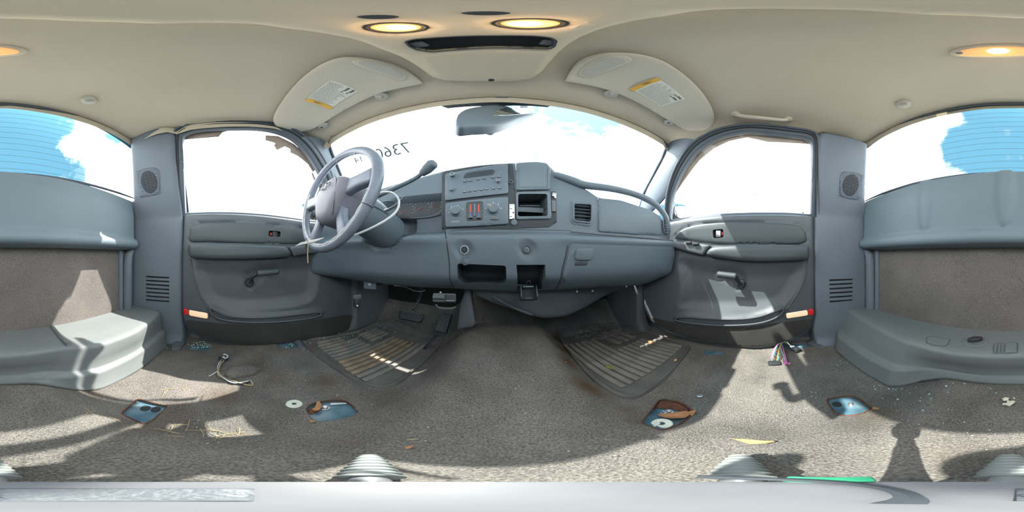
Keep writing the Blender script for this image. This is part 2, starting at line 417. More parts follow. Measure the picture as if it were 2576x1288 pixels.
# ---------------------------------------------------------------- surfaces of the cab
TB = .33
def zc(x, y): return .755-.06*(np.abs(x)/.66)**2.5-.075*ss(y, .22, .52)-.025*ss(-np.asarray(y), .35, .54)
CEIL = Surf(0, 1, 2, zc, -1)
def zf(x, y): return -.495+(1-ss(np.abs(np.asarray(x)-.02), .13, .31))*(.06+.085*ss(y, .1, .7))+np.maximum(0, np.asarray(y)-.82)*1.1+0*np.asarray(x)
FLR = Surf(0, 1, 2, zf, 1)
DL = Surf(1, 2, 0, lambda y, z: -.82+TB*np.maximum(0, np.asarray(z)-.21)+0*np.asarray(y), 1)
DR = Surf(1, 2, 0, lambda y, z: .78-TB*np.maximum(0, np.asarray(z)-.21)+0*np.asarray(y), -1)
WLs = Surf(1, 2, 0, lambda y, z: -.805+.055*np.clip((-np.asarray(y)-.3)/.28, 0, 1)+TB*np.maximum(0, np.asarray(z)-.21), 1)
WRs = Surf(1, 2, 0, lambda y, z: .775-.045*np.clip((-np.asarray(y)-.3)/.28, 0, 1)-TB*np.maximum(0, np.asarray(z)-.21), -1)
WS = Surf(0, 2, 1, lambda x, z: .50-.13*(np.asarray(x)/.7)**2+(.68-np.asarray(z))*.8, -1)
RW = Surf(0, 2, 1, lambda x, z: -.575+(np.asarray(z)-.32)*.1+0*np.asarray(x), 1)
BK = Surf(0, 2, 1, lambda x, z: -.60+0*np.asarray(x)+0*np.asarray(z), 1)
# ---------------------------------------------------------------- setting: ground and outer shell
g = Mesh().add([(-60, -60, -1.25), (60, -60, -1.25), (60, 60, -1.25), (-60, 60, -1.25)], [[0, 1, 2, 3]]).build('ground', GRND, center=False); tag(g, 'pale gravel lot under and around the truck', 'ground', kind='structure')
roof = empty('roof', (0, 0, .8), 'blue painted steel roof skin above the headliner', 'roof', kind='structure')
ROOF = Surf(0, 1, 2, lambda x, y: zc(x, y)+.035, 1)
panel('roof_skin', ROOF, chaikin([(-.68, -.56), (.68, -.56), (.68, .30), (.60, .39), (.3, .465), (0, .49), (-.3, .465), (-.60, .39), (-.68, .30)], 1), PAINT, roof, h=0, r=0, depth=.02, sp=.08)
# ---------------------------------------------------------------- ceiling
WTOP = [(828, 362), (834, 350), (848, 340), (880, 322), (920, 303), (980, 283), (1040, 268), (1100, 257), (1170, 250), (1252, 246), (1330, 250), (1400, 258), (1450, 267), (1520, 286), (1590, 312), (1650, 342), (1668, 353), (1677, 368)]
RTOPL = [(330, 355), (280, 325), (200, 294), (100, 272), (30, 263)]; RTOPR = [(2543, 262), (2480, 264), (2400, 275), (2300, 300), (2230, 330), (2178, 362)]
SEALLt = [(445, 326), (480, 315), (540, 309), (620, 307), (690, 312), (740, 327), (768, 345)]
SEALRt = [(1738, 362), (1780, 340), (1820, 326), (1880, 318), (1930, 319), (2000, 328), (2045, 336), (2056, 345)]
co = CEIL.px(WTOP+SEALRt+[(2065, 336), (2110, 345)]+RTOPR[::-1]+RTOPL[::-1]+[(395, 326), (420, 321)]+SEALLt)
ceil = panel('ceiling', CEIL, co, HEAD, None, center=False, h=0, r=.012, sp=.03, depth=-.05); tag(ceil, 'warm grey fabric headliner covering the cab roof', 'ceiling', kind='structure')
# ---------------------------------------------------------------- floor carpet with cut-outs over the seat mounts
P_LF = [(768, 1030), (778, 1018), (800, 1011), (840, 1006), (868, 1008), (890, 1022), (903, 1038), (882, 1050), (830, 1060), (800, 1064), (780, 1052)]
P_LR = [(348, 1003), (365, 1008), (425, 1022), (403, 1040), (386, 1056), (362, 1068), (332, 1053), (303, 1040), (328, 1020)]
P_RF = [(1655, 1008), (1672, 1004), (1712, 1012), (1738, 1028), (1735, 1050), (1700, 1072), (1665, 1083), (1612, 1064), (1630, 1042)]
P_RR = [(2078, 1004), (2110, 998), (2146, 995), (2170, 1008), (2192, 1028), (2170, 1040), (2125, 1047), (2100, 1038)]
P_S = [[(470, 868), (525, 868), (530, 880), (478, 880)], [(690, 860), (758, 860), (770, 874), (700, 874)], [(1770, 879), (1825, 881), (1823, 893), (1775, 892)], [(1968, 866), (2038, 858), (2046, 872), (1985, 880)]]
holes = [chaikin(FLR.px(p), 1) for p in (P_LF, P_LR, P_RF, P_RR)]+[FLR.px(p) for p in P_S]
fo = np.array([(-.94, -.62), (.90, -.62), (.90, 1.06), (-.94, 1.06)])
def wr(a, b): return .0022*np.sin(a*23+b*9+1.3*np.sin(b*17))+.0016*np.sin(b*41+2*np.sin(a*13))-.0018*np.sin(a*7)
floor = panel('floor', FLR, fo, CARP, None, center=False, h=0, r=.001, sp=.018, holes=holes, depth=.012, hf=wr)
tag(floor, 'worn grey carpet over the transmission hump and footwells', 'floor', kind='structure')
me = floor.data; co_ = np.empty(len(me.vertices)*3); me.vertices.foreach_get('co', co_); co_ = co_.reshape(-1, 3)
def spot(u, v, r, k, ex=1.0, ang=0):
    p = FLR.p3(u, v); dx = co_[:, 0]-p[0]; dy = co_[:, 1]-p[1]; c, s = math.cos(ang), math.sin(ang)
    return k*np.exp(-(((dx*c+dy*s)/ex)**2+(-dx*s+dy*c)**2)/r**2)
st = np.zeros(len(co_))
line = cat(FLR.px([(1405, 850), (1425, 900), (1455, 950), (1500, 990), (1560, 1020)]), 6)
dl = dist(line, co_[:, :2], closed=False); st += .95*np.exp(-(dl/.034)**2)*(.6+.4*np.sin(co_[:, 1]*40))
for a in [(640, 920, .05, .5), (700, 950, .05, .35), (820, 960, .035, .6), (850, 1005, .03, .4), (560, 1000, .05, .45), (450, 1035, .04, .3), (380, 1070, .05, .3), (230, 990, .03, .3), (1610, 1060, .03, .4), (1690, 1010, .02, .5), (2200, 1040, .05, .35), (960, 1010, .06, .25), (1150, 960, .03, .2), (880, 1110, .03, .2), (2400, 1150, .04, .2)]: st += spot(*a)
at = me.attributes.new('stain', 'FLOAT', 'POINT'); at.data.foreach_set('value', np.clip(st, 0, .85).astype(np.float32))
def plate(pxs, label, k=1):
    t = empty('seat_mount', FLR.p3(*np.mean(pxs, 0)), label, 'seat mount', 'bare blue seat mounting spots in the floor carpet')
    P = chaikin(FLR.px(pxs), 1); c = P.mean(0); Q = c+(P-c)*1.06
    panel('steel_floor_plate', FLR, Q, BLUE, t, h=-.009, r=.001, sp=.02, depth=.002)
    E = FLR.pt(P[:, 0], P[:, 1], .0003); tube('carpet_edge', E, .0022, RUST, t, n=6, closed=True); return t
a = plate(P_LF, 'blue bare metal seat mount with a bolt and tan leaf, behind left rubber mat')
b = plate(P_LR, 'half sunlit blue seat mount with two dark holes, beside the raised left storage block')
c = plate(P_RF, 'blue seat mount with rusty foam edge, bolt and white plastic disc, behind right mat')
d = plate(P_RR, 'bright sunlit blue seat mount with a stud, at the right rear floor')
def bolt(t, u, v, s=1, name='bolt'):
    p = FLR.p3(u, v, -.008); lathe(name, p, (0, 0, 1), [(.012*s, 0), (.012*s, .003), (.007*s, .0032), (.007*s, .011), (.0055*s, .012)], STEEL, t, n=6)
bolt(a, 818, 1024); bolt(c, 1683, 1034, .9); bolt(c, 1668, 1036, .5, 'small_bolt'); bolt(d, 2140, 1016, .7, 'stud')
for t, u, v in ((b, 366, 1024), (b, 392, 1027), (d, 2105, 1014)):
    p = FLR.p3(u, v, -.0078); lathe('bolt_hole', p, (0, 0, 1), [(.011, 0), (.0105, .0008), (.004, .001)], DARK, t, n=16, sx=1.3)
ppx('rusty_foam', FLR, [(1655, 1010), (1672, 1005), (1710, 1013), (1737, 1029), (1725, 1036), (1690, 1026), (1650, 1024), (1640, 1030)], RUST, c, h=-.003, r=.004, sp=.008, depth=.004)
ppx('rusty_foam', FLR, [(772, 1030), (790, 1019), (808, 1022), (800, 1034), (780, 1040)], RUST, a, h=-.004, r=.003, sp=.008, depth=.004)
ppx('metal_tab', FLR, [(828, 1012), (868, 1010), (872, 1014), (832, 1017)], SILV, a, h=-.003, r=.001, sp=.01, depth=.002)
lab = ['blue sill slot with glass bits at the foot of the left pillar', 'small blue sill slot beside the left rubber mat corner', 'blue sill slot by the right rubber mat corner', 'blue sill slot behind the wiring connector by the right pillar']
for p, l in zip(P_S, lab):
    t = empty('sill_opening', FLR.p3(*np.mean(p, 0)), l, 'floor opening', 'openings cut in the carpet along the door sills')
    panel('painted_sill', FLR, FLR.px(p)*1.0, BLUE, t, h=-.008, r=.0, sp=.02, depth=.002)
# ---------------------------------------------------------------- footwell ends
FW = Surf(0, 2, 1, lambda x, z: .97+0*np.asarray(x)+0*np.asarray(z), -1)
w = panel('wall_front', FW, np.array([(-.83, -.5), (.80, -.5), (.80, .30), (-.83, .30)]), CARPD, None, center=False, h=0, r=0, sp=.1, depth=.01); tag(w, 'dark firewall behind the dashboard', 'firewall', kind='structure')
for sg, X, nm, lb in ((1, -.80, 'trim_1', 'dark plastic kick panel left of the pedals'), (-1, .765, 'trim_2', 'dark plastic kick panel at the right footwell')):
    K = Surf(1, 2, 0, lambda y, z, X=X, sg=sg: X+sg*.03*ss(z, -.15, -.45)*0+0*np.asarray(y), sg)
    o = panel(nm, K, chaikin([(.60, -.50), (.63, -.40), (.62, .05), (.60, .18), (1.0, .18), (1.0, -.5)], 1), SIDE if 0 else PLA, None, h=.02, r=.02, sp=.04, depth=.04, hf=lambda a, b: .012*np.exp(-((a-.655)/.02)**2))
    tag(o, lb, 'trim', kind='structure')
# ---------------------------------------------------------------- rear wall
win = empty('window_1', (0, -.56, .5), 'wide curved rear window with fine heating lines', 'window', kind='structure')
RB = [(345, 502), (300, 486), (250, 471), (150, 449), (60, 439), (2543, 436), (2400, 444), (2300, 462), (2220, 487), (2172, 508)]
RG = RW.px(RB+RTOPR[::-1]+RTOPL[::-1]+[(337, 400)])
panel('window_pane', RW, RG, GL, win, h=-.004, r=0, sp=.2, depth=.0005)
E = RW.pt(RG[:, 0], RG[:, 1], 0); tube('window_gasket', E, .0065, SEAL, win, n=8, closed=True)
hl = Mesh()
for k in range(11):
    z = .345+.031*k; xs = np.linspace(-.70, .70, 9); V, F = tdata(RW.pt(xs, z+0*xs, -.001), .0007, n=4); hl.add(V, F)
o = hl.build('heating_lines', DASH, win); o['kind'] = 'stuff'
for u, v in ((347, 484), (2170, 489)):
    T = tangent(RW, u, v); fbox('heater_terminal', T, 0, 0, .008, (.016, .022, .012), DARK, win, bev=.003)
    tube('terminal_wire', [T.pt(0, -.01, .008), T.pt(.004, -.025, .01), T.pt(-.002, -.035, .004)], .002, DARK, win, smooth=3)
def tz(x, z): # raised relief of the rear trim
    h = .028+.012*ss(-z, -.30, -.20)+.028*(1-ss(z, .075, .098))-.09*(1-ss(z, .025, .048)) + .004
    for x0 in (.325, .02):
        d = sdf(chaikin([(x0-.028, .40), (x0+.028, .40), (x0+.026, .10), (x0-.026, .10)], 2), x, z); h = h+.010*(1-ss(d, -.006, .006))*ss(z, .06, .11)
    return h*ss(.735-np.abs(x), 0, .03)
wr_ = empty('wall_rear', (0, -.6, 0), 'rear wall with plastic upper trim over a carpeted panel', 'wall', kind='structure')
o = panel('upper_trim', BK, np.array([(-.735, .025), (.735, .025), (.735, .315), (.4, .325), (0, .328), (-.4, .325), (-.735, .315)]), REARP, wr_, h=0, r=.006, sp=.0115, depth=.03, hf=tz, sharp=60)
panel('carpet_panel', BK, np.array([(-.70, -.40), (.70, -.40), (.70, .06), (-.70, .06)]), CARPW, wr_, h=0, r=0, sp=.04, depth=.02, hf=lambda a, b: .002*np.sin(a*19)*np.sin(b*23))
panel('outer_skin', BK, np.array([(-.76, -.5), (.76, -.5), (.76, .34), (-.76, .34)]), PAINT, wr_, h=-.04, r=0, sp=.2, depth=.01)
for sg in (-1, 1):
    X = sg*.685; V, F = tdata([(X, -.595, -.30), (X, -.592, -.05), (X+sg*.004, -.588, .0), (X+sg*.03, -.585, .035)], [.035, .033, .03, .02], n=14, flat=.8); mk('corner_moulding', V, F, SIDE, wr_)
    V, F = tdata([(sg*.64, -.598, -.30), (sg*.637, -.598, .03)], .016, n=10, flat=.8); mk('carpet_edge_moulding', V, F, SIDE, wr_)
# ---------------------------------------------------------------- B pillar trims = side walls behind the doors
def side_wall(name, S, front, top, slots, grille, lb, disc):
    W = empty(name, tuple(S.pt(-.45, .1)), lb, 'wall', kind='structure')
    f = S.px(front); t = S.px(top); t[:, 0] = np.clip(t[:, 0], -.62, 1)
    P = np.vstack([t, f, [(-.30, -.505), (-.64, -.505), (-.64, .3)]])
    hfn = lambda a, b: .035*np.exp(-((b+.505)/.035)**2)*1.0+.004*ss(.21-b, -.05, .05)
    S_ = P
    bl = S.px(slots); rows = [S.px(r) for r in ROWS[name]]
    panel('pillar_trim', S, P, SIDE, W, h=.012, r=.014, sp=.014, depth=.06, hf=hfn, holes=rows, sharp=60)
    for q in rows: well('vent_slot', S, q, -.004, DARK, W, sp=.02, top=.008)
    panel('outer_skin', S, np.array([(-.66, -.55), (-.292, -.55), (-.292, .66), (-.33, .73), (-.515, .73), (-.555, .30), (-.66, .28)]), SEAL, W, h=-.055, r=0, sp=.08, depth=.01)
    G = chaikin(S.px(grille), 2); c = G.mean(0)
    gp = empty_part('speaker_grille', S, c, W)
    panel('grille_field', S, G, SIDE, gp, h=.0145, r=.004, sp=.01, depth=.004)
    E = S.pt(G[:, 0], G[:, 1], .0125); tube('grille_rim', E, .002, PLA, gp, n=6, closed=True)
    th = np.linspace(0, 2*pi, 33)[:-1]; lo, hi = G.min(0), G.max(0); rr = .33*(hi-lo); C = np.stack([c[0]+rr[0]*1.05*np.cos(th), c[1]+rr[1]*1.25*np.sin(th)], 1)
    panel('speaker_cone', S, C, DARK, gp, h=.0152, r=.001, sp=.02, depth=.001)
    M = Mesh(); n = 19
    for k in range(n):
        z = lo[1]+.006+(hi[1]-lo[1]-.012)*k/(n-1); m = 6
        for j in range(m):
            a = lo[0]+.006+(hi[0]-lo[0]-.012)*(j+.5*(k % 2)*.6)/m; b2 = a+(hi[0]-lo[0])/m*.72
            if b2 > hi[0]-.003: continue
            V, F = tdata(S.pt(np.array([a, b2]), np.array([z, z]), .0165), .0011, n=5); M.add(V, F)
    M.build('grille_bars', SIDE, gp)['kind'] = 'stuff'
    return W
def empty_part(name, S, c, parent):
    o = bpy.data.objects.new(name, None); o.empty_display_size = .02; return reg(o, parent, tuple(S.pt(c[0], c[1])))
ROWS = {'wall_right': [[(2083+1*k*.2, 702+10.6*k), (2141, 700+10.2*k), (2141, 704+10.2*k), (2083, 706.5+10.6*k)] for k in range(6)],
        'wall_left': [[(371, 693+9.6*k), (429, 696+9.8*k), (429, 700+9.8*k), (371, 697+9.6*k)] for k in range(7)]}
side_wall('wall_left', WLs, [(441, 345), (443, 400), (450, 470), (460, 550), (458, 620), (457, 700), (457, 790), (462, 825)], [(338, 505), (335, 430), (330, 352), (360, 338), (395, 325), (420, 321), (434, 326)], P_S[0],
          [(352, 432), (362, 427), (390, 423), (400, 428), (404, 440), (405, 482), (398, 491), (372, 496), (356, 498), (353, 490)], 'grey plastic pillar wall behind the left door', 0)
side_wall('wall_right', WRs, [(2056, 345), (2053, 400), (2051, 470), (2049, 550), (2047, 620), (2048, 700), (2050, 790), (2045, 828)][::1], [(2172, 508), (2176, 430), (2179, 362), (2150, 350), (2110, 342), (2075, 335), (2060, 337)], P_S[0],
          [(2110, 442), (2120, 434), (2150, 437), (2163, 441), (2163, 500), (2150, 505), (2120, 499), (2109, 490)], 'grey plastic pillar wall behind the right door', 0)
# rear storage shelf
sh = empty('storage_shelf', (0, -.5, -.43), 'long grey moulded plastic storage shelf along the rear wall', 'shelf')
xs = np.unique(np.concatenate([np.linspace(-.735, .735, 111), [-.617, -.486, .327]]))
ip = lambda pts: np.interp(xs, *np.array(pts).T)
def sm(y, k=3):
    for _ in range(k): y = np.concatenate([[y[0]], (y[:-2]+2*y[1:-1]+y[2:])/4, [y[-1]]])
    return y
yT = sm(ip([(-.74, -.41), (-.617, -.385), (-.486, -.368), (-.30, -.385), (-.255, -.412), (-.2, -.43), (0, -.433), (.174, -.418), (.348, -.42), (.5, -.437), (.70, -.468), (.74, -.475)]))
yB = sm(ip([(-.74, -.375), (-.66, -.362), (-.48, -.354), (-.298, -.359), (-.243, -.378), (-.17, -.405), (-.1, -.428), (0, -.434), (.2, -.436), (.258, -.42), (.295, -.375), (.327, -.356), (.5, -.358), (.66, -.364), (.74, -.40)]), 2)
yU = np.minimum(yT*.25+yB*.75-.018, -.375); yU = sm(np.where((xs > -.2) & (xs < .25), np.minimum(yU, -.442), yU), 4)
zfl = zf(xs, yB)
prof = [(0*xs-.60, 0*xs-.298), (yT-.03, 0*xs-.300), (yT-.008, 0*xs-.302), (yT-.001, 0*xs-.307), (yT+.002, 0*xs-.316), ((yT+yU)/2+.001, 0*xs-.36), (yU, 0*xs-.398), (yU+.003, 0*xs-.404), (yB-.014, 0*xs-.409), (yB-.007, 0*xs-.413), (yB-.004, 0*xs-.422), (yB, zfl+.022), (yB+.006, zfl+.014), (yB+.008, zfl+.006), (yB+.004, zfl+.001), (yB-.01, zfl)]
V = []; F = []; n = len(xs)
for y, z in prof: V += [(xs[i], y[i], max(z[i], zfl[i])) for i in range(n)]
for j in range(len(prof)-1):
    for i in range(n-1): F.append([j*n+i, (j+1)*n+i, (j+1)*n+i+1, j*n+i+1])
mk('shelf_body', V, F, SHELF, sh, sharp=70)
TOP = Surf(0, 1, 2, lambda x, y: -.2985+0*np.asarray(x)+0*np.asarray(y), 1)
tube('raised_rib', TOP.pt(*TOP.px([(124, 812), (140, 833), (158, 855), (172, 868)]).T, .002), .007, SHELF, sh, smooth=3, n=8)
Q = TOP.px([(2330, 849), (2347, 846), (2372, 850), (2391, 853), (2385, 866), (2375, 871), (2350, 868), (2331, 862)]); tube('embossed_outline', TOP.pt(Q[:, 0], Q[:, 1], 0), .0014, PLA, sh, closed=True, n=6)
Q = TOP.px([(2504, 863), (2556, 861), (2560, 866), (2560, 886), (2500, 888), (2499, 872)]); tube('embossed_outline', TOP.pt(Q[:, 0], Q[:, 1], 0), .0014, PLA, sh, closed=True, n=6)
for k in range(3):
    Q = TOP.px([(2510+9*k, 866), (2508+9*k, 885)]); tube('embossed_slot', TOP.pt(Q[:, 0], Q[:, 1], 0), .0018, PLA, sh, n=6)
kp = TOP.p3(2453, 858); wn = empty('wing_nut', kp, 'dark pointed wing nut in a round dish on the rear shelf', 'knob')
lathe('dish', kp, (0, 0, 1), [(.042, .0005), (.041, .0022), (.036, .003), (.027, .0012), (.020, .0006)], SHELF, wn, n=36)
KF = Frame(kp, (math.cos(.5), math.sin(.5), 0), (-math.sin(.5), math.cos(.5), 0))
V, F = pdata(KF, chaikin([(-.030, .002), (-.008, -.011), (.008, -.011), (.030, .002), (.010, .012), (-.010, .012)], 2), h=.016, r=.004, sp=.008, depth=.0155, closed=True); mk('wing', V, F, BLK, wn)
lathe('screw_end', kp, (0, 0, 1), [(.005, .0155), (.005, .019), (.003, .0195)], RUST, wn, n=12)
# pebbles of dust/cables in the gap below the shelf
tube('cable_bundle', [(.30, -.40, -.484), (.27, -.41, -.474), (.23, -.42, -.462), (.20, -.425, -.452)], .007, BLK, sh, smooth=4)
# ---------------------------------------------------------------- windshield, header and A pillars
ws = empty('window_2', (0, .6, .5), 'broad windshield above the dashboard with reversed marker numbers', 'windshield', kind='structure')
GP = WS.px(WTOP+[(1665, 400), (1642, 443), (1618, 488)])[::-1]
GP = np.vstack([WS.px([(870, 472), (850, 420), (836, 385)]), WS.px(WTOP+[(1665, 400), (1642, 443), (1618, 488)]), [(.80, .24), (.5, .17), (0, .15), (-.5, .17), (-.80, .24)]])
panel('window_pane', WS, GP, GL, ws, h=0, r=0, sp=.12, depth=-.0005)
E = WS.pt(GP[:, 0], GP[:, 1], 0); tube('window_gasket', E, .007, SEAL, ws, n=8, closed=True)
fr = WS.px([(1088, 261), (1127, 274), (1170, 270), (1240, 268), (1340, 268), (1376, 271), (1406, 260), (1400, 257), (1330, 249), (1252, 245), (1170, 249), (1100, 256)])
panel('frit_band', WS, fr, FRIT, ws, h=.004, r=0, sp=.05, depth=.001)
fr = WS.px([(1330, 250), (1400, 257), (1450, 266), (1520, 285), (1590, 311), (1650, 341), (1668, 352), (1677, 368), (1672, 374), (1662, 357), (1646, 348), (1586, 318), (1516, 292), (1448, 273), (1404, 266), (1330, 262)])
panel('frit_band', WS, fr, FRIT, ws, h=.004, r=0, sp=.05, depth=.001)
fr = WS.px([(1095, 257), (1040, 267), (980, 282), (920, 302), (880, 321), (848, 339), (834, 349), (827, 362), (833, 368), (840, 354), (852, 345), (884, 327), (924, 308), (983, 288), (1042, 273), (1092, 265)])
panel('frit_band', WS, fr, FRIT, ws, h=.004, r=0, sp=.05, depth=.001)
dt = Mesh()
for i in range(34):
    for j in range(3):
        u = 1128+7.2*i+3.6*(j % 2); p = WS.p3(u, 272.5+3*j+ (-.02*(u-1128) if u < 1240 else -2.2), .004); n_ = WS.nrm(*WS.px([(u, 275)])[0])
        V, F = ldata(p, n_, [(.0013-.0003*j, 0), (.0012-.0003*j, .0006)], n=6); dt.add(V, F)
dt.build('frit_dots', FRIT, ws)['kind'] = 'stuff'
T = tangent(WS, 985, 376); text('marker_number', '7360', T, 0, -.01, .002, .085, CHALK, ws, flip=True)
T = tangent(WS, 903, 402); text('marker_number', '14', T, 0, 0, .002, .05, CHALK, ws, flip=True)
rbox('glass_sensor_cover', WS.p3(1262, 251, .014), (.035, .02, .02), DASH, ws, bev=.004)
tube('sensor_wire', [WS.p3(1268, 243, .02), WS.p3(1272, 250, .02), WS.p3(1271, 258, .01)], .003, DASH, ws, smooth=3)
# outer scuttle and hood below the windshield
HD = Surf(0, 1, 2, lambda x, y: .13-.10*(np.asarray(y)-.95)-.05*(np.asarray(x)/.8)**2, 1)
hd = empty('hood', (0, 1.5, 0), 'blue painted hood beyond the windshield', 'hood', kind='structure')
panel('hood_skin', HD, chaikin([(-.85, 1.0), (.85, 1.0), (.82, 2.0), (-.82, 2.0)], 1), PAINT, hd, h=0, r=.02, sp=.15, depth=.05)
rbox('scuttle', (0, .98, .13), (1.6, .12, .03), BLK, hd, bev=.01)
def pillar(name, A, B, Sb, side, lb, cap):
    P = empty(name, tuple(A[3]), lb, 'pillar trim', kind='structure')
    loft('pillar_cover', A, B, SIDE, P, bulge=.022, n=10, nrm=(side*-.75, -.6, .1))
    mid = [(a+b)/2 + np.array([0, .03, .01]) for a, b in zip(A, B)]
    loft('pillar_steel', [a+np.array([0, .012, .0]) for a in A], [b+np.array([side*.02, .012, 0]) for b in B], PAINT, P, bulge=-.02, n=4, nrm=(side*-.75, -.6, .1))
    return P
A = [WS.p3(824, 356, .008), WS.p3(836, 390, .008), WS.p3(851, 425, .008), WS.p3(870, 470, .008), WS.pt(-.795, .24, .008)]
B = [DL.p3(754, 350, .012), DL.p3(784, 385, .012), DL.p3(808, 420, .012), DL.p3(832, 462, .012), DL.pt(.66, .235, .012)]
pillar('trim_3', A, B, DL, -1, 'blue grey windshield pillar trim behind the steering wheel', None)
A = [WS.p3(1680, 360, .008), WS.p3(1666, 398, .008), WS.p3(1643, 442, .008), WS.p3(1619, 488, .008), WS.pt(.77, .24, .008)]
B = [DR.p3(1748, 355, .012), DR.p3(1718, 400, .012), DR.p3(1697, 440, .012), DR.p3(1680, 492, .012), DR.pt(.60, .235, .012)]
pillar('trim_4', A, B, DR, 1, 'windshield pillar trim with a sunlit inner face at the right', None)
# ---------------------------------------------------------------- doors
def door(name, S, sg, T, lb):
    d = empty(name, tuple(S.pt(.1, -.1)), lb, 'door', kind='structure')
    O = S.px(T['outline']); O = np.array(O)
    ins, arm, bowl, pock, car = [chaikin(S.px(T[k]), 2) for k in ('insert', 'arm', 'bowl', 'pocket', 'carpet')]
    cr = chaikin(S.px(T['crankwell']), 2); sp_ = chaikin(S.px(T['speaker']), 2)
    def hf(a, b):
        i = sdf(ins, a, b); bw = sdf(bowl, a, b); pk = sdf(pock, a, b); c = sdf(cr, a, b); s = sdf(sp_, a, b)
        h = -.006*np.exp(-(i/.004)**2)+.003*(1-ss(i, -.01, .0))
        h = h-.022*(1-ss(bw, -.07, .004)) + .004*np.exp(-(bw/.006)**2)
        h = h+.016*(1-ss(pk, .0, .022))
        h = h-.008*(1-ss(c, -.012, .002))+.002*np.exp(-(c/.003)**2)
        h = h-.0035*np.exp(-(s/.0025)**2)
        return h
    ph = chaikin(S.px(T['pocket']), 2)
    hl_ = chaikin(S.px(T['latch']), 1)
    panel('door_panel', S, O, DOOR, d, h=.02, r=.018, sp=.0115, depth=.06, hf=hf, holes=[hl_, ph], sharp=50)
    pf = np.array([hf(np.array([q[0]]), np.array([q[1]]))[0] for q in ph]).mean()+.02
    well('map_pocket', S, ph, -(pf-.014), DOOR, d, sp=.03, top=pf)
    tube('pocket_lip', S.pt(*ph.T, pf+.001), .0045, DOOR, d, n=8, closed=True)
    tube('door_seal', S.pt(*chaikin(O, 1).T, -.012), .016, SEAL, d, n=8, closed=True)
    panel('padded_insert', S, chaikin([p for p in S.px(T['insert'])*1.0], 2), VIN, d, h=.0275, r=.012, sp=.03, depth=.012, holes=[hl_])
    panel('carpet_strip', S, car, CARPD, d, h=.026, r=.004, sp=.03, depth=.01)
    # armrest: thick pad with a crowned top
    panel('armrest', S, arm, VIN, d, h=.075, r=.020, sp=.018, depth=.06)
    panel('switch_panel', S, chaikin(S.px(T['switch']), 1), DOOR, d, h=.062, r=.010, sp=.02, depth=.05)
    for q in T['buttons']:
        p = S.p3(q[0], q[1], .066); rbox('window_lock_switch', p, (.014, .03, .012), BLK, d, bev=.003)
    # latch handle in its recess
    well('latch_recess', S, hl_, -.002, DARK, d, sp=.02, top=.02)
    u, v = T['lever']; Tt = tangent(S, u, v)
    fbox('latch_lever', Tt, 0, 0, .016, (.024, .034, .008), LENSM if 0 else STEEL if sg < 0 else BLK, d, bev=.003)
    fbox('red_lock_flag', Tt, .019*T['flag'], 0, .012, (.009, .016, .006), REDP, d, bev=.002)
    # window crank
    pv = S.px([T['pivot']])[0]; kn = [S.px([q])[0] for q in T['knob']]
    C = bpy.data.objects.new('window_crank', None); reg(C, d, tuple(S.pt(pv[0], pv[1], .02)))
    nx = S.nrm(*pv); lathe('crank_hub', S.pt(pv[0], pv[1], .008), nx, [(.022, 0), (.022, .012), (.017, .022), (.015, .03)], BLK, C, n=24)
    e = S.px([T['elbow']])[0]
    tube('crank_arm', [S.pt(*pv, .033), S.pt(*(pv*.4+e*.6), .04), S.pt(*e, .052), S.pt(*kn[1], .06)], [.013, .012, .011, .010], BLK, C, smooth=4, n=10, flat=.8)
    pts = S.pt(*np.array([kn[0], kn[0]*.7+kn[1]*.3, kn[0]*.3+kn[1]*.7, kn[1]]).T, .066); tube('crank_knob', cat(pts, 4), [.010]+[.0145]*11+[.011], VIN, C, n=14)
    # courtesy lamp and reflector
    q = S.px(T['lamp']); panel('lamp_bezel', S, chaikin(q.mean(0)+(q-q.mean(0))*1.13, 1), DOOR, d, h=.031, r=.003, sp=.03, depth=.012)
    L = panel('courtesy_lamp', S, chaikin(q, 1), LENSM, d, h=.0345, r=.004, sp=.02, depth=.01)
    panel('red_reflector', S, chaikin(S.px(T['red']), 1), RED, d, h=.035, r=.004, sp=.02, depth=.01)['label'] = 'red reflector end of the door lamp'
    seam('bowl_crease', S, T['crease'], DOOR, d, r=.004, h=.024)
    # frame of the window, weather seal and glass channel
    o = S.px(T['frame_out']); i = S.px(T['frame_in'])
    o_ = cat(o, 4, False); i_ = cat(i, 4, False)
    ring = np.vstack([o_, i_[::-1]])
    panel('window_frame', S, ring, SEAL, d, h=.012, r=.006, sp=.03, depth=.02)
    tube('frame_rail', S.pt(*o_.T, -.022), .024, SEAL, d, n=10)
    tube('weather_seal', S.pt(*o_.T, .014), .007, SEAL, d, n=8); m_ = o_*.55+cat(i, 4, False)[:len(o_)]*.45 if len(o_) == len(i_) else o_
    tube('seal_lip', S.pt(*m_.T, .014), .004, BLK, d, n=6)
    panel('outer_skin', S, chaikin([(-.46, -.60), (1.05, -.60), (1.05, .20), (-.46, .20)], 1), SEAL, d, h=-.09, r=.0, sp=.1, depth=.01)
    sl_ = S.px(T['sill']); tube('sill_strip', S.pt(*cat(sl_, 4).T, -.004), .006, BLK, d, n=8)
    return d
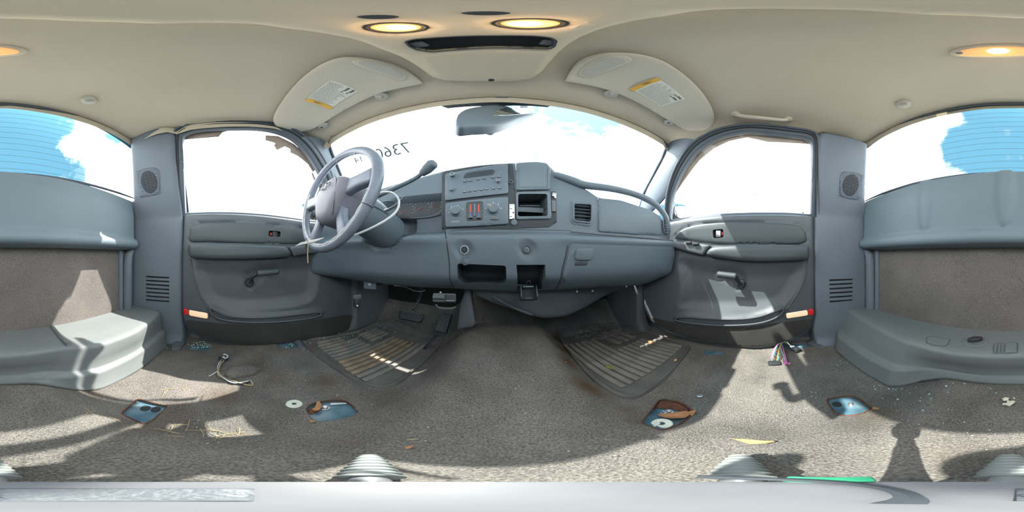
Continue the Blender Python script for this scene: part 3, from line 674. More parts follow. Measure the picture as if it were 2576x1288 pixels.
TR = dict(
 outline=[(2043, 545), (1990, 541), (1930, 540), (1870, 541), (1800, 544), (1750, 549), (1700, 556), (1672, 562), (1625, 600), (1618, 680), (1619, 740), (1622, 775), (1632, 798), (1655, 820), (1700, 843), (1780, 862), (1850, 872), (1915, 873), (1975, 861), (2015, 843), (2038, 820), (2047, 790), (2048, 700), (2046, 620)],
 insert=[(1706, 590), (1722, 576), (1755, 567), (1800, 562), (1860, 560), (1930, 562), (1990, 565), (2014, 573), (2026, 592), (2027, 616), (1940, 616), (1860, 616), (1797, 614), (1740, 606), (1698, 602)],
 arm=[(1796, 622), (1830, 620), (1860, 619), (1940, 617), (2020, 618), (2027, 622), (2027, 650), (2018, 654), (1950, 657), (1880, 657), (1820, 650), (1780, 643)],
 switch=[(1699, 609), (1740, 611), (1794, 619), (1777, 643), (1740, 634), (1700, 622)],
 bowl=[(1700, 640), (1780, 655), (1870, 664), (1950, 664), (2022, 658), (2022, 690), (2005, 730), (1980, 762), (1950, 780), (1850, 786), (1740, 784), (1700, 770), (1720, 720)],
 pocket=[(1703, 797), (1725, 790), (1790, 795), (1850, 797), (1905, 792), (1945, 778), (1969, 768), (1966, 782), (1940, 798), (1900, 808), (1830, 812), (1760, 808), (1715, 803)],
 carpet=[(1632, 792), (1700, 808), (1760, 816), (1830, 820), (1900, 817), (1970, 806), (2040, 796), (2038, 812), (2010, 838), (1970, 856), (1912, 867), (1850, 866), (1780, 856), (1705, 836), (1660, 815), (1638, 800)],
 crankwell=[(1794, 684), (1800, 673), (1850, 674), (1872, 686), (1881, 706), (1878, 722), (1860, 736), (1846, 727), (1835, 712), (1800, 703)],
 speaker=[(1683, 646), (1728, 664), (1737, 678), (1722, 708), (1700, 742), (1676, 775), (1650, 781), (1630, 775), (1625, 720), (1640, 680)],
 latch=[(1796, 580), (1822, 578), (1823, 599), (1798, 601)], lever=(1809, 589), flag=1, buttons=[(1745, 613), (1762, 616)],
 pivot=(1865, 713), elbow=(1857, 700), knob=[(1812, 686), (1856, 691)],
 lamp=[(1974, 783), (2026, 775), (2028, 788), (1976, 796)], red=[(2028, 775), (2041, 773), (2042, 787), (2029, 789)],
 crease=[(2029, 650), (2022, 690), (2005, 732), (1982, 765), (1965, 786)],
 frame_out=[(2058, 548), (2057, 480), (2056, 410), (2054, 352), (2038, 334), (1990, 326), (1930, 319), (1880, 318), (1825, 325), (1785, 339), (1745, 364), (1715, 402), (1693, 448), (1680, 500), (1676, 552)],
 frame_in=[(2040, 548), (2041, 480), (2043, 410), (2042, 362), (2026, 348), (1985, 343), (1930, 337), (1880, 333), (1830, 342), (1792, 356), (1757, 380), (1729, 415), (1706, 458), (1690, 505), (1686, 552)],
 sill=[(2040, 542), (1930, 540), (1860, 541), (1780, 545), (1700, 556)])
TL = dict(
 outline=[(463, 541), (530, 538), (600, 539), (660, 543), (720, 550), (770, 557), (830, 566), (870, 600), (888, 660), (892, 720), (892, 770), (888, 810), (870, 836), (800, 852), (720, 862), (640, 867), (570, 864), (520, 853), (490, 838), (467, 812), (459, 780), (458, 700), (460, 620)],
 insert=[(478, 612), (479, 588), (487, 569), (510, 561), (600, 561), (700, 568), (765, 576), (810, 592), (812, 612), (760, 614), (700, 616), (600, 613), (520, 609)],
 arm=[(482, 614), (500, 612), (600, 618), (700, 620), (716, 623), (728, 645), (700, 649), (600, 653), (500, 650), (482, 645)],
 switch=[(718, 622), (760, 619), (800, 620), (800, 636), (760, 640), (731, 645)],
 bowl=[(482, 655), (560, 658), (650, 659), (740, 652), (800, 640), (800, 720), (780, 765), (700, 776), (620, 782), (560, 778), (520, 760), (500, 725)],
 pocket=[(529, 768), (540, 772), (575, 790), (640, 793), (700, 790), (760, 783), (802, 780), (800, 790), (760, 797), (700, 803), (630, 804), (570, 800), (540, 790)],
 carpet=[(465, 800), (520, 806), (580, 812), (650, 814), (720, 812), (800, 800), (884, 786), (884, 808), (868, 830), (800, 846), (720, 856), (640, 861), (575, 858), (525, 848), (492, 832), (472, 814)],
 crankwell=[(611, 705), (612, 690), (625, 678), (650, 670), (695, 666), (709, 672), (707, 687), (680, 697), (656, 706), (645, 722), (630, 729), (617, 722)],
 speaker=[(775, 665), (800, 655), (840, 640), (870, 650), (885, 720), (880, 765), (850, 770), (815, 730), (785, 690)],
 latch=[(674, 582), (703, 584), (702, 598), (673, 596)], lever=(690, 590), flag=-1, buttons=[(765, 619), (785, 618)],
 pivot=(627, 709), elbow=(633, 694), knob=[(695, 680), (645, 684)],
 lamp=[(480, 775), (526, 783), (526, 797), (481, 789)], red=[(466, 772), (479, 775), (480, 789), (468, 786)],
 crease=[(482, 650), (490, 690), (503, 730), (520, 760), (535, 785)],
 frame_out=[(441, 550), (441, 480), (440, 410), (439, 350), (450, 327), (490, 314), (545, 309), (600, 307), (650, 308), (700, 316), (745, 333), (785, 366), (812, 405), (835, 455), (848, 552)],
 frame_in=[(468, 550), (465, 480), (463, 410), (461, 352), (470, 338), (500, 330), (548, 326), (600, 325), (650, 326), (695, 334), (735, 352), (768, 385), (795, 425), (815, 470), (830, 552)],
 sill=[(468, 541), (600, 539), (700, 548), (770, 557)])
d1 = door('door_1', DL, 1, TL, 'left door with its window glass broken out')
d2 = door('door_2', DR, -1, TR, 'right door crossed by sunlight with its glass closed')
gw = DR.px(TR['frame_in']); OUTR = Surf(1, 2, 0, lambda y, z: DR.f(y, z)+.012, -1); OUTL = Surf(1, 2, 0, lambda y, z: DL.f(y, z)-.012, 1)
panel('window_pane', OUTR, chaikin(gw, 1), GL, d2, h=0, r=0, sp=.2, depth=.0005)['label'] = 'clear side glass'
T = tangent(OUTR, 2020, 535)
V, F = ldata(T.pt(0, 0, .002), T.Nn, [(.012, 0), (.012, .0006), (.009, .0006), (.009, 0)], n=24, caps=False); mk('glass_stamp', V, F, PRL, d2)
lathe('glass_stamp_dot', T.pt(0, 0, .002), T.Nn, [(.005, 0), (.005, .0006)], PRL, d2, n=16)
fbox('glass_stamp_bar', T, 0, -.013, .002, (.03, .006, .0006), PRL, d2, bev=0)
# wind deflectors on the outside of the window openings
DFR = Surf(1, 2, 0, lambda y, z: DR.f(y, z)+.03, -1); DFL = Surf(1, 2, 0, lambda y, z: DL.f(y, z)-.03, 1)
df = empty('wind_deflector', tuple(DFR.p3(1880, 340)), 'whole tan tinted wind deflector over the right door window', 'deflector')
dp = DFR.px([(1683, 498), (1690, 470), (1706, 440), (1727, 408), (1757, 376), (1800, 350), (1830, 341), (1880, 333), (1930, 336), (1990, 341), (2030, 348), (2042, 360), (2040, 362), (1990, 359), (1930, 356), (1880, 345), (1835, 354), (1797, 372), (1760, 402), (1732, 438), (1707, 474), (1690, 500), (1684, 502)])
panel('deflector_strip', DFR, dp, TANP, df, h=0, r=.001, sp=.03, depth=.004, closed=True)
df = empty('wind_deflector', tuple(DFL.p3(560, 330)), 'broken tan wind deflector with jagged pieces over the left door window', 'deflector')
for q in ([(462, 352), (468, 340), (500, 330), (560, 326), (582, 326), (560, 332), (550, 343), (520, 346), (462, 351)],
          [(668, 352), (690, 358), (700, 364), (716, 367), (731, 374), (731, 383), (750, 392), (775, 412), (786, 430), (792, 446), (806, 456), (812, 470), (806, 480), (800, 462), (790, 452), (784, 436), (796, 425), (776, 395), (740, 362), (700, 342), (668, 340)],
          [(695, 354), (716, 368), (697, 377), (690, 366)]):
    panel('broken_piece', DFL, DFL.px(q), TANP, df, h=0, r=.001, sp=.03, depth=.004, closed=True)
# door mirrors outside
def mirror(lb, px, w, h, yaw, flip, S_, spot):
    az, el = azel(*px); dd = D(*px); x = flip*1.02; t = x/dd[0]; c = dd*t
    m = empty('door_mirror', tuple(c), lb, 'door mirror', 'mirrors outside the doors')
    X = np.array([math.cos(yaw), math.sin(yaw), 0]); F_ = Frame(c, X, (0, 0, 1))
    P = chaikin([(-w/2, -h/2), (w/2, -h/2), (w/2, h*.25), (w*.3, h/2), (-w*.3, h/2), (-w/2, h*.3)] if flip > 0 else [(-w/2, -h/2), (w/2, -h/2), (w/2, h*.3), (w*.3, h/2), (-w*.3, h/2), (-w/2, h*.2)], 2)
    panel('mirror_shell', F_, P, BLK, m, h=0, r=.012, sp=.03, depth=.07, closed=True)
    panel('mirror_glass', F_, P*.9, MIRR, m, h=.002, r=.001, sp=.05, depth=.001)
    if spot:
        Q = chaikin([(-.015, .02), (.03, .03), (.075, .012), (.07, .0), (.03, .004), (-.01, .012)], 1)+np.array([0, .02]); panel('spot_mirror', F_, Q, LEG, m, h=.006, r=.003, sp=.01, depth=.004)
    tube('mirror_arm', [F_.pt(-flip*.0, -h*.3, -.04), F_.pt(-flip*w*.6, -h*.5, -.05), (flip*.84, c[1]+.05, .19)], .022, BLK, m, smooth=4, n=10)
mirror('black door mirror beyond the steering wheel at the left window', (762, 533), .17, .13, .35, -1, None, False)
mirror('right door mirror reflecting cloudy sky with a small spot mirror', (1721, 533), .17, .115, -.55, 1, None, True)
# ---------------------------------------------------------------- dashboard
def yf(x, z):
    x = np.asarray(x, float); z = np.asarray(z, float)
    return .60-.20*np.minimum((x/.78)**2, 1.05)+.03*ss(z, .15, .38)+.07*ss(-z, .07, .15)
DS = Surf(0, 2, 1, yf, -1)
db = empty('dashboard', (0, .5, -.1), 'blue grey truck dashboard spanning the cab under the windshield', 'dashboard')
OUT = [(772, 662), (776, 640), (785, 600), (800, 555), (835, 512), (890, 488), (960, 471), (1040, 447), (1120, 426), (1200, 413), (1290, 407), (1352, 406), (1383, 413), (1398, 428), (1412, 441), (1445, 457), (1480, 476), (1505, 493), (1569, 511), (1641, 529), (1668, 550), (1684, 590),
       (1690, 640), (1672, 690), (1625, 711), (1595, 717), (1500, 722), (1395, 727), (1300, 731), (1145, 724), (1060, 721), (980, 715), (905, 704), (830, 694), (783, 684)]
cub = chaikin(DS.px([(1303, 490), (1375, 490), (1376, 545), (1302, 546)]), 1)
pok = chaikin(DS.px([(1155, 662), (1272, 667), (1273, 702), (1266, 709), (1166, 710), (1157, 702)]), 1)
ash = DS.px([(1297, 665), (1366, 665), (1358, 724), (1298, 726)])
ven = chaikin(DS.px([(1441, 512), (1484, 514), (1488, 518), (1487, 556), (1482, 561), (1445, 557), (1441, 552)]), 1)
slw = DS.px([(1174, 511), (1216, 508), (1216, 556), (1175, 558)])
colr = np.array([-.437, .135])
def hdash(a, b):
    h = .030*(1-ss(b, .068, .088))
    h = h+.012*np.exp(-((b-.062)/.02)**2)*ss(np.abs(a+.0), .15, .3)
    d = np.hypot((a-colr[0])/1.0, (b-colr[1])/1.05); h = h-.05*(1-ss(d, .085, .105))+.006*np.exp(-((d-.11)/.006)**2)*(b < .08)
    # instrument cowl set back behind the wheel
    h = h-.045*ss(a, -.45, -.40)*(1-ss(a, -.215, -.200))*ss(b, .085, .10)*(1-ss(b, .235, .255))
    for c in ((1170, 629), (1324, 628)):
        q = DS.px([c])[0]; dd = np.hypot(a-q[0], b-q[1]); h = h-.012*(1-ss(dd, .020, .036))
    return h
panel('main_moulding', DS, DS.px(OUT), DASH, db, h=.0, r=.016, sp=.0125, depth=.11, hf=hdash, holes=[cub, pok, ash, ven], sharp=50)
for nm, q, dep in (('storage_cubby', cub, .09), ('open_pocket', pok, .07), ('ashtray_bay', ash, .07), ('vent_throat', ven, .05)):
    well(nm, DS, q, dep, CAV, db, sp=.03, top=.02 if nm != 'vent_throat' and nm != 'storage_cubby' else 0)
tube('lifted_pad_edge', [DS.p3(1396, 440, .0), DS.p3(1440, 456, .004), DS.p3(1471, 467, .006), DS.p3(1536, 476, .008), DS.p3(1589, 489, .01), DS.p3(1628, 505, .01), DS.p3(1655, 525, .01), DS.p3(1674, 555, .008), DS.p3(1682, 600, -.01)], [.016, .019, .018, .0165, .016, .016, .015, .014, .014], DASH, db, smooth=6, n=12)['label'] = 'dash pad edge lifted off with a gap below'
T_ = Surf(0, 1, 2, lambda x, y: .20+0*np.asarray(x)+0*np.asarray(y), 1)
panel('top_shelf', T_, chaikin([(-.80, .48), (-.5, .64), (.5, .64), (.78, .48), (.80, .88), (-.82, .88)], 1), DASH, db, h=0, r=0, depth=.02, sp=.1)
# seams in the lower mouldings
seam('trim_seam', DS, [(1126, 584), (1130, 610), (1137, 670), (1146, 722)], DARK, db, r=.0018, h=.030)
seam('trim_seam', DS, [(1423, 600), (1416, 640), (1405, 690), (1393, 727)], DARK, db, r=.0018, h=.031)
seam('trim_seam', DS, [(1134, 583), (1200, 580), (1290, 580), (1380, 581), (1430, 582)], DARK, db, r=.001, h=.022)
seam('trim_seam', DS, [(1430, 584), (1500, 590), (1580, 596), (1684, 606)], PLA, db, r=.004, h=.022)
# glove box lid
gb = DS.px([(1428, 606), (1440, 597), (1470, 598), (1560, 603), (1640, 610), (1680, 617), (1683, 640), (1662, 685), (1620, 707), (1590, 713), (1480, 719), (1398, 723), (1408, 690), (1420, 640)])
lid = panel('glove_box_lid', DS, chaikin(gb, 1), DASH, db, h=.036, r=.006, sp=.03, depth=.012)
ppx('glove_box_latch', DS, [(1440, 627), (1475, 625), (1479, 629), (1478, 648), (1471, 655), (1440, 655), (1435, 649), (1437, 632)], DASH, lid, 1, h=.044, r=.005, sp=.012, depth=.012)
ppx('latch_pocket', DS, [(1436, 658), (1468, 659), (1464, 667), (1435, 667)], CAV, lid, 1, h=.0385, r=.003, sp=.012, depth=.004)
# airbag cover and side vent
ppx('airbag_cover', DS, [(1502, 498), (1560, 504), (1636, 529), (1660, 545), (1662, 592), (1600, 590), (1504, 583)], DASH, db, 1, h=.006, r=.004, sp=.03, depth=.006)
def vent(name, q, n, S, horiz=True, holeq=None):
    v = empty_part(name, S, q.mean(0), db)
    E = S.pt(*chaikin(q, 2).T, .004); tube('vent_rim', E, .0045, DASH, v, n=8, closed=True)
    lo, hi = q.min(0), q.max(0)
    for k in range(n):
        z = lo[1]+(hi[1]-lo[1])*(k+.7)/(n+.4); rbox('vent_slat', S.pt((lo[0]+hi[0])/2, z, -.012), (hi[0]-lo[0], .018, .0022), DASH, v, R=[np.cross(S.nrm((lo[0]+hi[0])/2, z), [0, 0, 1]), np.array([0, .9, -.3]), np.array([0, .3, .9])], bev=.0005)
    return v
vent('air_vent', ven, 5, DS)
ppx('vent_surround', DS, [(1433, 504), (1485, 508), (1497, 515), (1495, 560), (1484, 570), (1444, 566), (1434, 556)], DASH, db, 1, h=.003, r=.003, sp=.02, depth=.004, holes=[ven])
sv = DS.px([(1664, 546), (1677, 550), (1682, 573), (1681, 592), (1669, 589), (1664, 568)]); panel('side_vent_throat', DS, chaikin(sv, 1), CAV, db, h=.008, r=.001, sp=.02, depth=.004)
E = DS.pt(*chaikin(sv, 2).T, .010); tube('side_vent_rim', E, .003, DASH, db, n=8, closed=True)
for k in range(6):
    a = DS.p3(1666.5+.3*k, 554+6.3*k, .013); b = DS.p3(1679+.3*k, 556+6.3*k, .013); tube('side_vent_slat', [a, b], .0025, DASH, db, n=6)
# centre stack: dark opening, radio, heater controls
ppx('stack_opening', DS, [(1112, 432), (1200, 418), (1290, 411), (1296, 480), (1397, 482), (1400, 560), (1380, 572), (1290, 576), (1112, 577)], CAV, db, h=.002, r=.001, sp=.02, depth=.002, holes=[cub*1.0])
tube('trim_edge', [DS.p3(1298, 431, .008), DS.p3(1297, 420, .009), DS.p3(1300, 411, .009), DS.p3(1310, 409, .008)], .0016, LEG, db, smooth=4)
def device(name, pxs, h=.012):
    d_ = empty_part(name, DS, DS.px(pxs).mean(0), db)
    panel('face_plate', DS, chaikin(DS.px(pxs), 1), DASH, d_, h=h, r=.003, sp=.03, depth=h); return d_
def knob(name, u, v, r, t, par, h0=.012, m=DASH, ring=None, grip=0):
    T = tangent(DS, u, v); k = lathe(name, T.pt(0, 0, h0), T.Nn, [(r*1.25, 0), (r*1.2, .002), (r, .003), (r*.92, t), (r*.8, t+.0015), (r*.2, t+.001)], m, par, n=28)
    if ring: V, F = ldata(T.pt(0, 0, h0+t+.0015), T.Nn, [(r*.86, 0), (r*.84, .0008), (r*.74, .0008), (r*.72, 0)], n=28, caps=False); mk('knob_ring', V, F, ring, k)
    return k
ra = device('radio', [(1121, 441), (1200, 426), (1277, 415), (1279, 489), (1200, 497), (1121, 507)])
knob('volume_knob', 1140, 446, .0105, .014, ra, ring=LEG); knob('tuning_knob', 1138, 481, .010, .008, ra); knob('tone_knob', 1253, 462, .007, .012, ra, ring=LEG)
ppx('display_window', DS, [(1166, 440), (1200, 434), (1245, 429), (1246, 443), (1200, 448), (1167, 453)], SCR, ra, h=.0128, r=.001, sp=.02, depth=.001)
for r_, y0, row in (('1', 0, [(1170, 461, '1'), (1183, 459, '2'), (1203, 455.5, '3'), (1218, 453.5, '4'), (1240, 451, '5'), (1255, 449.5, '6')]), ('2', 0, [(1170, 487, '-'), (1182, 485.5, '^'), (1197, 483, '-'), (1211, 481.5, '-'), (1224, 480, '-'), (1241, 478.5, '-'), (1256, 477.5, '-')])):
    for u, v, s in row:
        T = tangent(DS, u, v); k = fbox('preset_button', T, 0, 0, .0135, (.0135, .0075, .004), PLA, ra, bev=.0012)
        if s in '123456': text('button_mark', s, T, 0, .001, .0158, .0065, LEG, k)
        elif s == '^': text('button_mark', '^', T, 0, -.001, .0158, .006, LEG, k)
        else: fbox('button_mark', T, 0, 0, .0157, (.006, .0014, .0003), LEG, k, bev=0)
T = tangent(DS, 1258, 436); text('eject_mark', '^', T, 0, 0, .0125, .008, LEG, ra)
hc = device('heater_controls', [(1122, 513), (1200, 504), (1278, 497), (1279, 565), (1200, 570), (1122, 573)])
slh = chaikin(slw, 1)
panel('slider_field', DS, slh, SCR, hc, h=.0128, r=.001, sp=.02, depth=.001)
for u in (1185, 1205):
    panel('warm_scale', DS, DS.px([(u-2, 517), (u+2, 516.5), (u+2, 536), (u-2, 536.5)]), REDP, hc, h=.0135, r=.0002, sp=.02, depth=.0006)
    panel('cool_scale', DS, DS.px([(u-2, 538), (u+2, 537.5), (u+2, 549), (u-2, 549.5)]), BLUP, hc, h=.0135, r=.0002, sp=.02, depth=.0006)
    for k in range(6):
        T = tangent(DS, u-(5 if u < 1195 else -5), 518+6*k); fbox('scale_mark', T, 0, 0, .0134, (.0022, .0006, .0003), LEG, hc, bev=0)
    T = tangent(DS, u, 550); fbox('slider_tab', T, 0, 0, .019, (.016, .006, .012), PLA, hc, bev=.002)
T = tangent(DS, 1195, 532); fbox('slider_divider', T, 0, 0, .0150, (.007, .05, .005), DASH, hc, bev=.001)
knob('fan_knob', 1148, 535, .0165, .016, hc); knob('mode_knob', 1241, 530, .018, .016, hc)
def arc(u, v, r0, a0, a1, par, n=9):
    T = tangent(DS, u, v); th = np.linspace(math.radians(a0), math.radians(a1), n); tube('legend_arc', [T.pt(r0*math.cos(t), r0*math.sin(t), .0125) for t in th], .0005, LEG, par, n=4)
    for t in th[::2]: fbox('legend_mark', T, (r0+.004)*math.cos(t), (r0+.004)*math.sin(t), .0125, (.004, .003, .0004), LEG, par, bev=0, rot=t)
arc(1241, 530, .025, 10, 170, hc); arc(1148, 535, .023, 20, 185, hc, 7)
T = tangent(DS, 1241, 530); fbox('pointer', T, -.009, .010, .0295, (.002, .008, .0006), YEL, hc, bev=0, rot=.7)
T = tangent(DS, 1244, 552); fbox('rear_button', T, 0, 0, .0145, (.028, .009, .004), PLA, hc, bev=.002); fbox('button_mark', T, 0, 0, .0168, (.004, .002, .0003), REDP, hc, bev=0)
T = tangent(DS, 1147, 559); fbox('fan_legend', T, 0, 0, .0125, (.030, .0022, .0003), PRL, hc, bev=0)
# brackets exposed where the surround is missing
br_ = empty_part('mounting_bracket', DS, DS.px([(1287, 533)])[0], db)
panel('bracket_plate', DS, DS.px([(1281, 515), (1294, 515), (1294, 552), (1281, 552)]), SILV, br_, h=.010, r=.001, sp=.02, depth=.003)
for v in (514, 537, 552): T = tangent(DS, 1291, v); lathe('bracket_screw', T.pt(0, 0, .010), T.Nn, [(.003, 0), (.003, .002), (.001, .0025)], CAV, br_, n=10)
for v in (527, 546): seam('bracket_slot', DS, [(1282, v), (1288, v)], CAV, br_, r=.001, h=.0105)
T = tangent(DS, 1285, 460); V, F = ldata(T.pt(0, 0, .004), T.Nn, [(.008, 0), (.008, .004), (.0055, .004), (.0055, 0)], n=20, caps=False); mk('bracket_ring', V, F, DASH, db); V, F = ldata(T.pt(-.003, .010, .004), T.Nn, [(.0055, 0), (.0055, .003), (.004, .003)], n=16, caps=False); mk('bracket_ring', V, F, DASH, db)
T = tangent(DS, 1293, 560); lathe('bracket_boss', T.pt(0, 0, .003), T.Nn, [(.011, 0), (.011, .006), (.005, .007)], DASH, db, n=20)
T = tangent(DS, 1393, 493); fbox('white_spring_clip', T, 0, 0, .010, (.016, .018, .006), SILV, db, bev=.003, rot=-.3); fbox('white_spring_clip', T, .003, -.010, .010, (.008, .012, .004), WIREW, db, bev=.002, rot=.5)
T = tangent(DS, 1392, 520); fbox('clip_post', T, 0, 0, .006, (.016, .05, .008), PLA, db, bev=.003)
ud = panel('upper_storage_door', DS, chaikin(DS.px([(1298, 412), (1345, 409), (1374, 412), (1384, 425), (1383, 479), (1299, 481)]), 1), DASH, db, h=.012, r=.006, sp=.02, depth=.012)
seam('door_groove', DS, [(1303, 425), (1303, 474), (1375, 474), (1375, 425)], CAV, ud, r=.0006, h=.0122, sm=1)
cf = panel('cubby_frame', DS, chaikin(DS.px([(1297, 485), (1383, 483), (1386, 552), (1298, 554)]), 1), DASH, db, h=.010, r=.004, sp=.015, depth=.010, holes=[cub])
seam('cubby_ledge', DS, [(1312, 508), (1366, 508)], DASH, cf, r=.002, h=-.05)
# outlets
for u, v, rg in ((1170, 629, LEG), (1324, 628, PLA)):
    T = tangent(DS, u, v); V, F = ldata(T.pt(0, 0, .018), T.Nn, [(.0155, 0), (.0155, .006), (.013, .007), (.0125, .004), (.0125, -.006)], n=28, caps=False); o = mk('power_outlet', V, F, rg, db)
    lathe('outlet_cap', T.pt(0, 0, .016), T.Nn, [(.0125, 0), (.012, .004), (.010, .005)], CAV if rg is LEG else DASH, o, n=24)
    if rg is PLA:
        tube('lighter_symbol', [T.pt(-.004, .004, .022), T.pt(.003, .004, .022), T.pt(.005, .001, .022)], .0008, LEG, o, n=5); tube('lighter_symbol', [T.pt(.003, -.006, .022), T.pt(.006, -.001, .022)], .0008, LEG, o, n=5)
T = tangent(DS, 1173, 658); lathe('hanging_cap', T.pt(0, 0, .030), T.Nn, [(.0125, 0), (.0125, .004), (.010, .0055)], DASH, db, n=24)
tube('cap_strap', [tangent(DS, 1171, 642).pt(0, 0, .030), tangent(DS, 1173, 650).pt(0, 0, .034)], .003, DASH, db, n=6)
# open ashtray drawer
T = tangent(DS, 1329, 715); dr = empty_part('ashtray_drawer', DS, DS.px([(1329, 715)])[0], db)
fbox('tray_lip', T, 0, -.020, .058, (.072, .016, .006), CAV, dr, bev=.002); fbox('tray_lip_edge', T, .001, -.029, .062, (.076, .0035, .004), LEG if 0 else DASH, dr, bev=.001)
fbox('tray_side', T, -.030, -.003, .035, (.004, .030, .05), PLA, dr, bev=.001); fbox('tray_side', T, .030, -.003, .035, (.004, .030, .05), PLA, dr, bev=.001); fbox('tray_bottom', T, 0, -.014, .035, (.058, .003, .05), CAV, dr, bev=.001)
fbox('tray_back_edge', T, -.003, .018, .020, (.040, .002, .003), LEG, dr, bev=.0005)
for k in range(6): fbox('snuffer_tooth', T, -.010+.004*k, -.008, .058, (.0015, .006, .002), LEG, dr, bev=0)
tube('no_litter_symbol', [T.pt(-.008, .020, .006), T.pt(-.008, .030, .006), T.pt(0, .042, .006), T.pt(.006, .030, .006), T.pt(.006, .020, .006)], .0006, LEG, dr, n=4)
# instrument cluster
cl_ = empty_part('instrument_cluster', DS, DS.px([(1050, 515)])[0], db)
panel('cluster_lens', DS, chaikin(DS.px([(985, 545), (990, 505), (1020, 488), (1060, 480), (1106, 473), (1111, 520), (1100, 535), (1070, 543), (1030, 547)]), 1), SCR, cl_, h=-.040, r=.002, sp=.02, depth=.003)
seam('cluster_rim', DS, [(1030, 547), (1060, 546), (1090, 540), (1108, 528), (1113, 505)], DASH, cl_, r=.0022, h=-.01)
for (u, v, r) in ((1015, 520, .032), (1055, 512, .032), (1092, 505, .022)):
    T = tangent(DS, u, v)
    for k in range(9): a_ = math.radians(210-30*k); fbox('dial_mark', T, r*math.cos(a_), r*math.sin(a_), -.037, (.006, .0012, .0005), LEG, cl_, bev=0, rot=a_)
    a_ = math.radians(220); tube('needle', [T.pt(0, 0, -.034), T.pt(r*.8*math.cos(a_), r*.8*math.sin(a_), -.034)], .0008, REDP, cl_, n=5)
# heater housing hanging below the dash
HB = Frame((.1, .72, -.2), (1, 0, 0), (0, .25, 1))
hb = bpy.data.objects.new('heater_housing', None); reg(hb, db, (.1, .72, -.2))
panel('housing_shell', HB, chaikin(HB.px([(1178, 722), (1200, 745), (1240, 762), (1290, 778), (1340, 795), (1372, 801), (1425, 795), (1470, 775), (1520, 745), (1560, 725), (1560, 700), (1180, 700)]), 1), PLA, hb, h=.02, r=.05, sp=.025, depth=.25)
tube('housing_rib', [HB.p3(1240, 745, .03), HB.p3(1290, 772, .035), HB.p3(1335, 790, .03)], .006, PLA, hb, smooth=4)
FB = Frame((-.13, .70, -.3), (1, .1, 0), (0, .15, 1))
ft = db
panel('bracket_foot', FB, chaikin(FB.px([(1150, 830), (1153, 800), (1158, 765), (1168, 735), (1172, 705), (1186, 705), (1186, 750), (1192, 785), (1197, 815), (1186, 824), (1165, 826)]), 1), PLA, ft, h=.01, r=.02, sp=.012, depth=.10)
rb = Frame((.3, .56, -.1), (1, 0, 0), (0, 0, 1))
for u, v in ((1444, 730), (1482, 729), (1565, 719)):
    p = DS.p3(u, v, .028); lathe('lower_screw', p, (0, -1, 0), [(.004, 0), (.004, .003), (.002, .004)], LEG, db, n=12)
def R3(u, v, t): return D(u, v)*t
# ---------------------------------------------------------------- steering wheel and column
SC = np.array([-.449, .276, .204]); SF = Frame(SC, (math.cos(.063), math.sin(.063), 0), (-math.sin(.063)*math.sin(.2), math.cos(.063)*math.sin(.2), math.cos(.2)))
sw = empty('steering_wheel', tuple(SC-SF.Nn*.05), 'four spoke steering wheel with bow tie emblem and torn rim seam with a painted pale highlight', 'steering wheel')
th = np.linspace(0, 2*pi, 97)[:-1]; R0 = .184
tube('rim', SF.pt(R0*np.cos(th), R0*np.sin(th), 0), .0150+.0012*np.sin(th*2+1), LEATH, sw, n=16, closed=True)
t2 = np.linspace(math.radians(-15), math.radians(-200), 60); tube('rim_seam_highlight', SF.pt((R0-.009)*np.cos(t2), (R0-.009)*np.sin(t2), .0105+.001*np.sin(t2*31)), .0032, TORN_HI, sw, n=8)  # torn seam with the sun highlight put into its pale colour
t2 = np.linspace(math.radians(62), math.radians(168), 50); tube('cracked_stitching', SF.pt((R0-.0145-.001*np.sin(t2*60))*np.cos(t2), (R0-.0145-.001*np.sin(t2*60))*np.sin(t2), .003+.001*np.sin(t2*47)), .0022, LEATH, sw, n=6)
def grip(t0, n=5):
    P = SF.pt(R0*math.cos(t0), R0*math.sin(t0), 0); tg = -SF.X*math.sin(t0)+SF.Y*math.cos(t0)
    V, F = ldata(P-tg*.001, tg, [(.0158, 0), (.0158, .002)], n=16); mk('rim_joint', V, F, DARK, sw)
for t0 in (-.45, -2.2): grip(t0)
def padh(a, b): return .012*(1-(a/.10)**2)-.010*((b+.02)/.09)**2
panel('centre_pad', SF, chaikin([(-.088, .040), (-.05, .060), (0, .066), (.05, .060), (.088, .040), (.085, .0), (.062, -.05), (.045, -.098), (0, -.108), (-.045, -.098), (-.062, -.05), (-.085, .0)], 2), PAD, sw, h=.022, r=.022, sp=.010, depth=.07, hf=padh, closed=False)
for s in (-1, 1):
    panel('upper_spoke', SF, chaikin([(s*.065, .035), (s*.12, .034), (s*.178, .042), (s*.180, -.012), (s*.12, -.012), (s*.070, -.022)], 1), LEATH, sw, h=.012, r=.010, sp=.015, depth=.025, closed=True)
    panel('lower_spoke', SF, chaikin([(s*.058, -.055), (s*.045, -.095), (s*.075, -.172), (s*.112, -.150), (s*.080, -.095), (s*.072, -.060)], 1), LEATH, sw, h=.006, r=.009, sp=.012, depth=.022, closed=True)
    seam('pad_joint', SF, [(0, 0)], DARK, sw) if 0 else tube('pad_joint', SF.pt(np.array([s*.034, s*.050, s*.056, s*.050]), np.array([.060, .03, -.02, -.09]), np.array([.029, .0285, .028, .018])), .0012, CAV, sw, smooth=3, n=6)
bt = [(-.030, -.006), (-.028, .005), (-.010, .005), (-.007, .012), (.011, .012), (.009, .005), (.029, .006), (.031, -.005), (.012, -.005), (.008, -.012), (-.010, -.012), (-.008, -.006)]
E = SF.pt(*(np.array([(x, y+.022) for x, y in bt]).T), .0352); tube('bow_tie_emblem', E, .0013, PLA, sw, n=6, closed=True)
fn = -SF.Nn
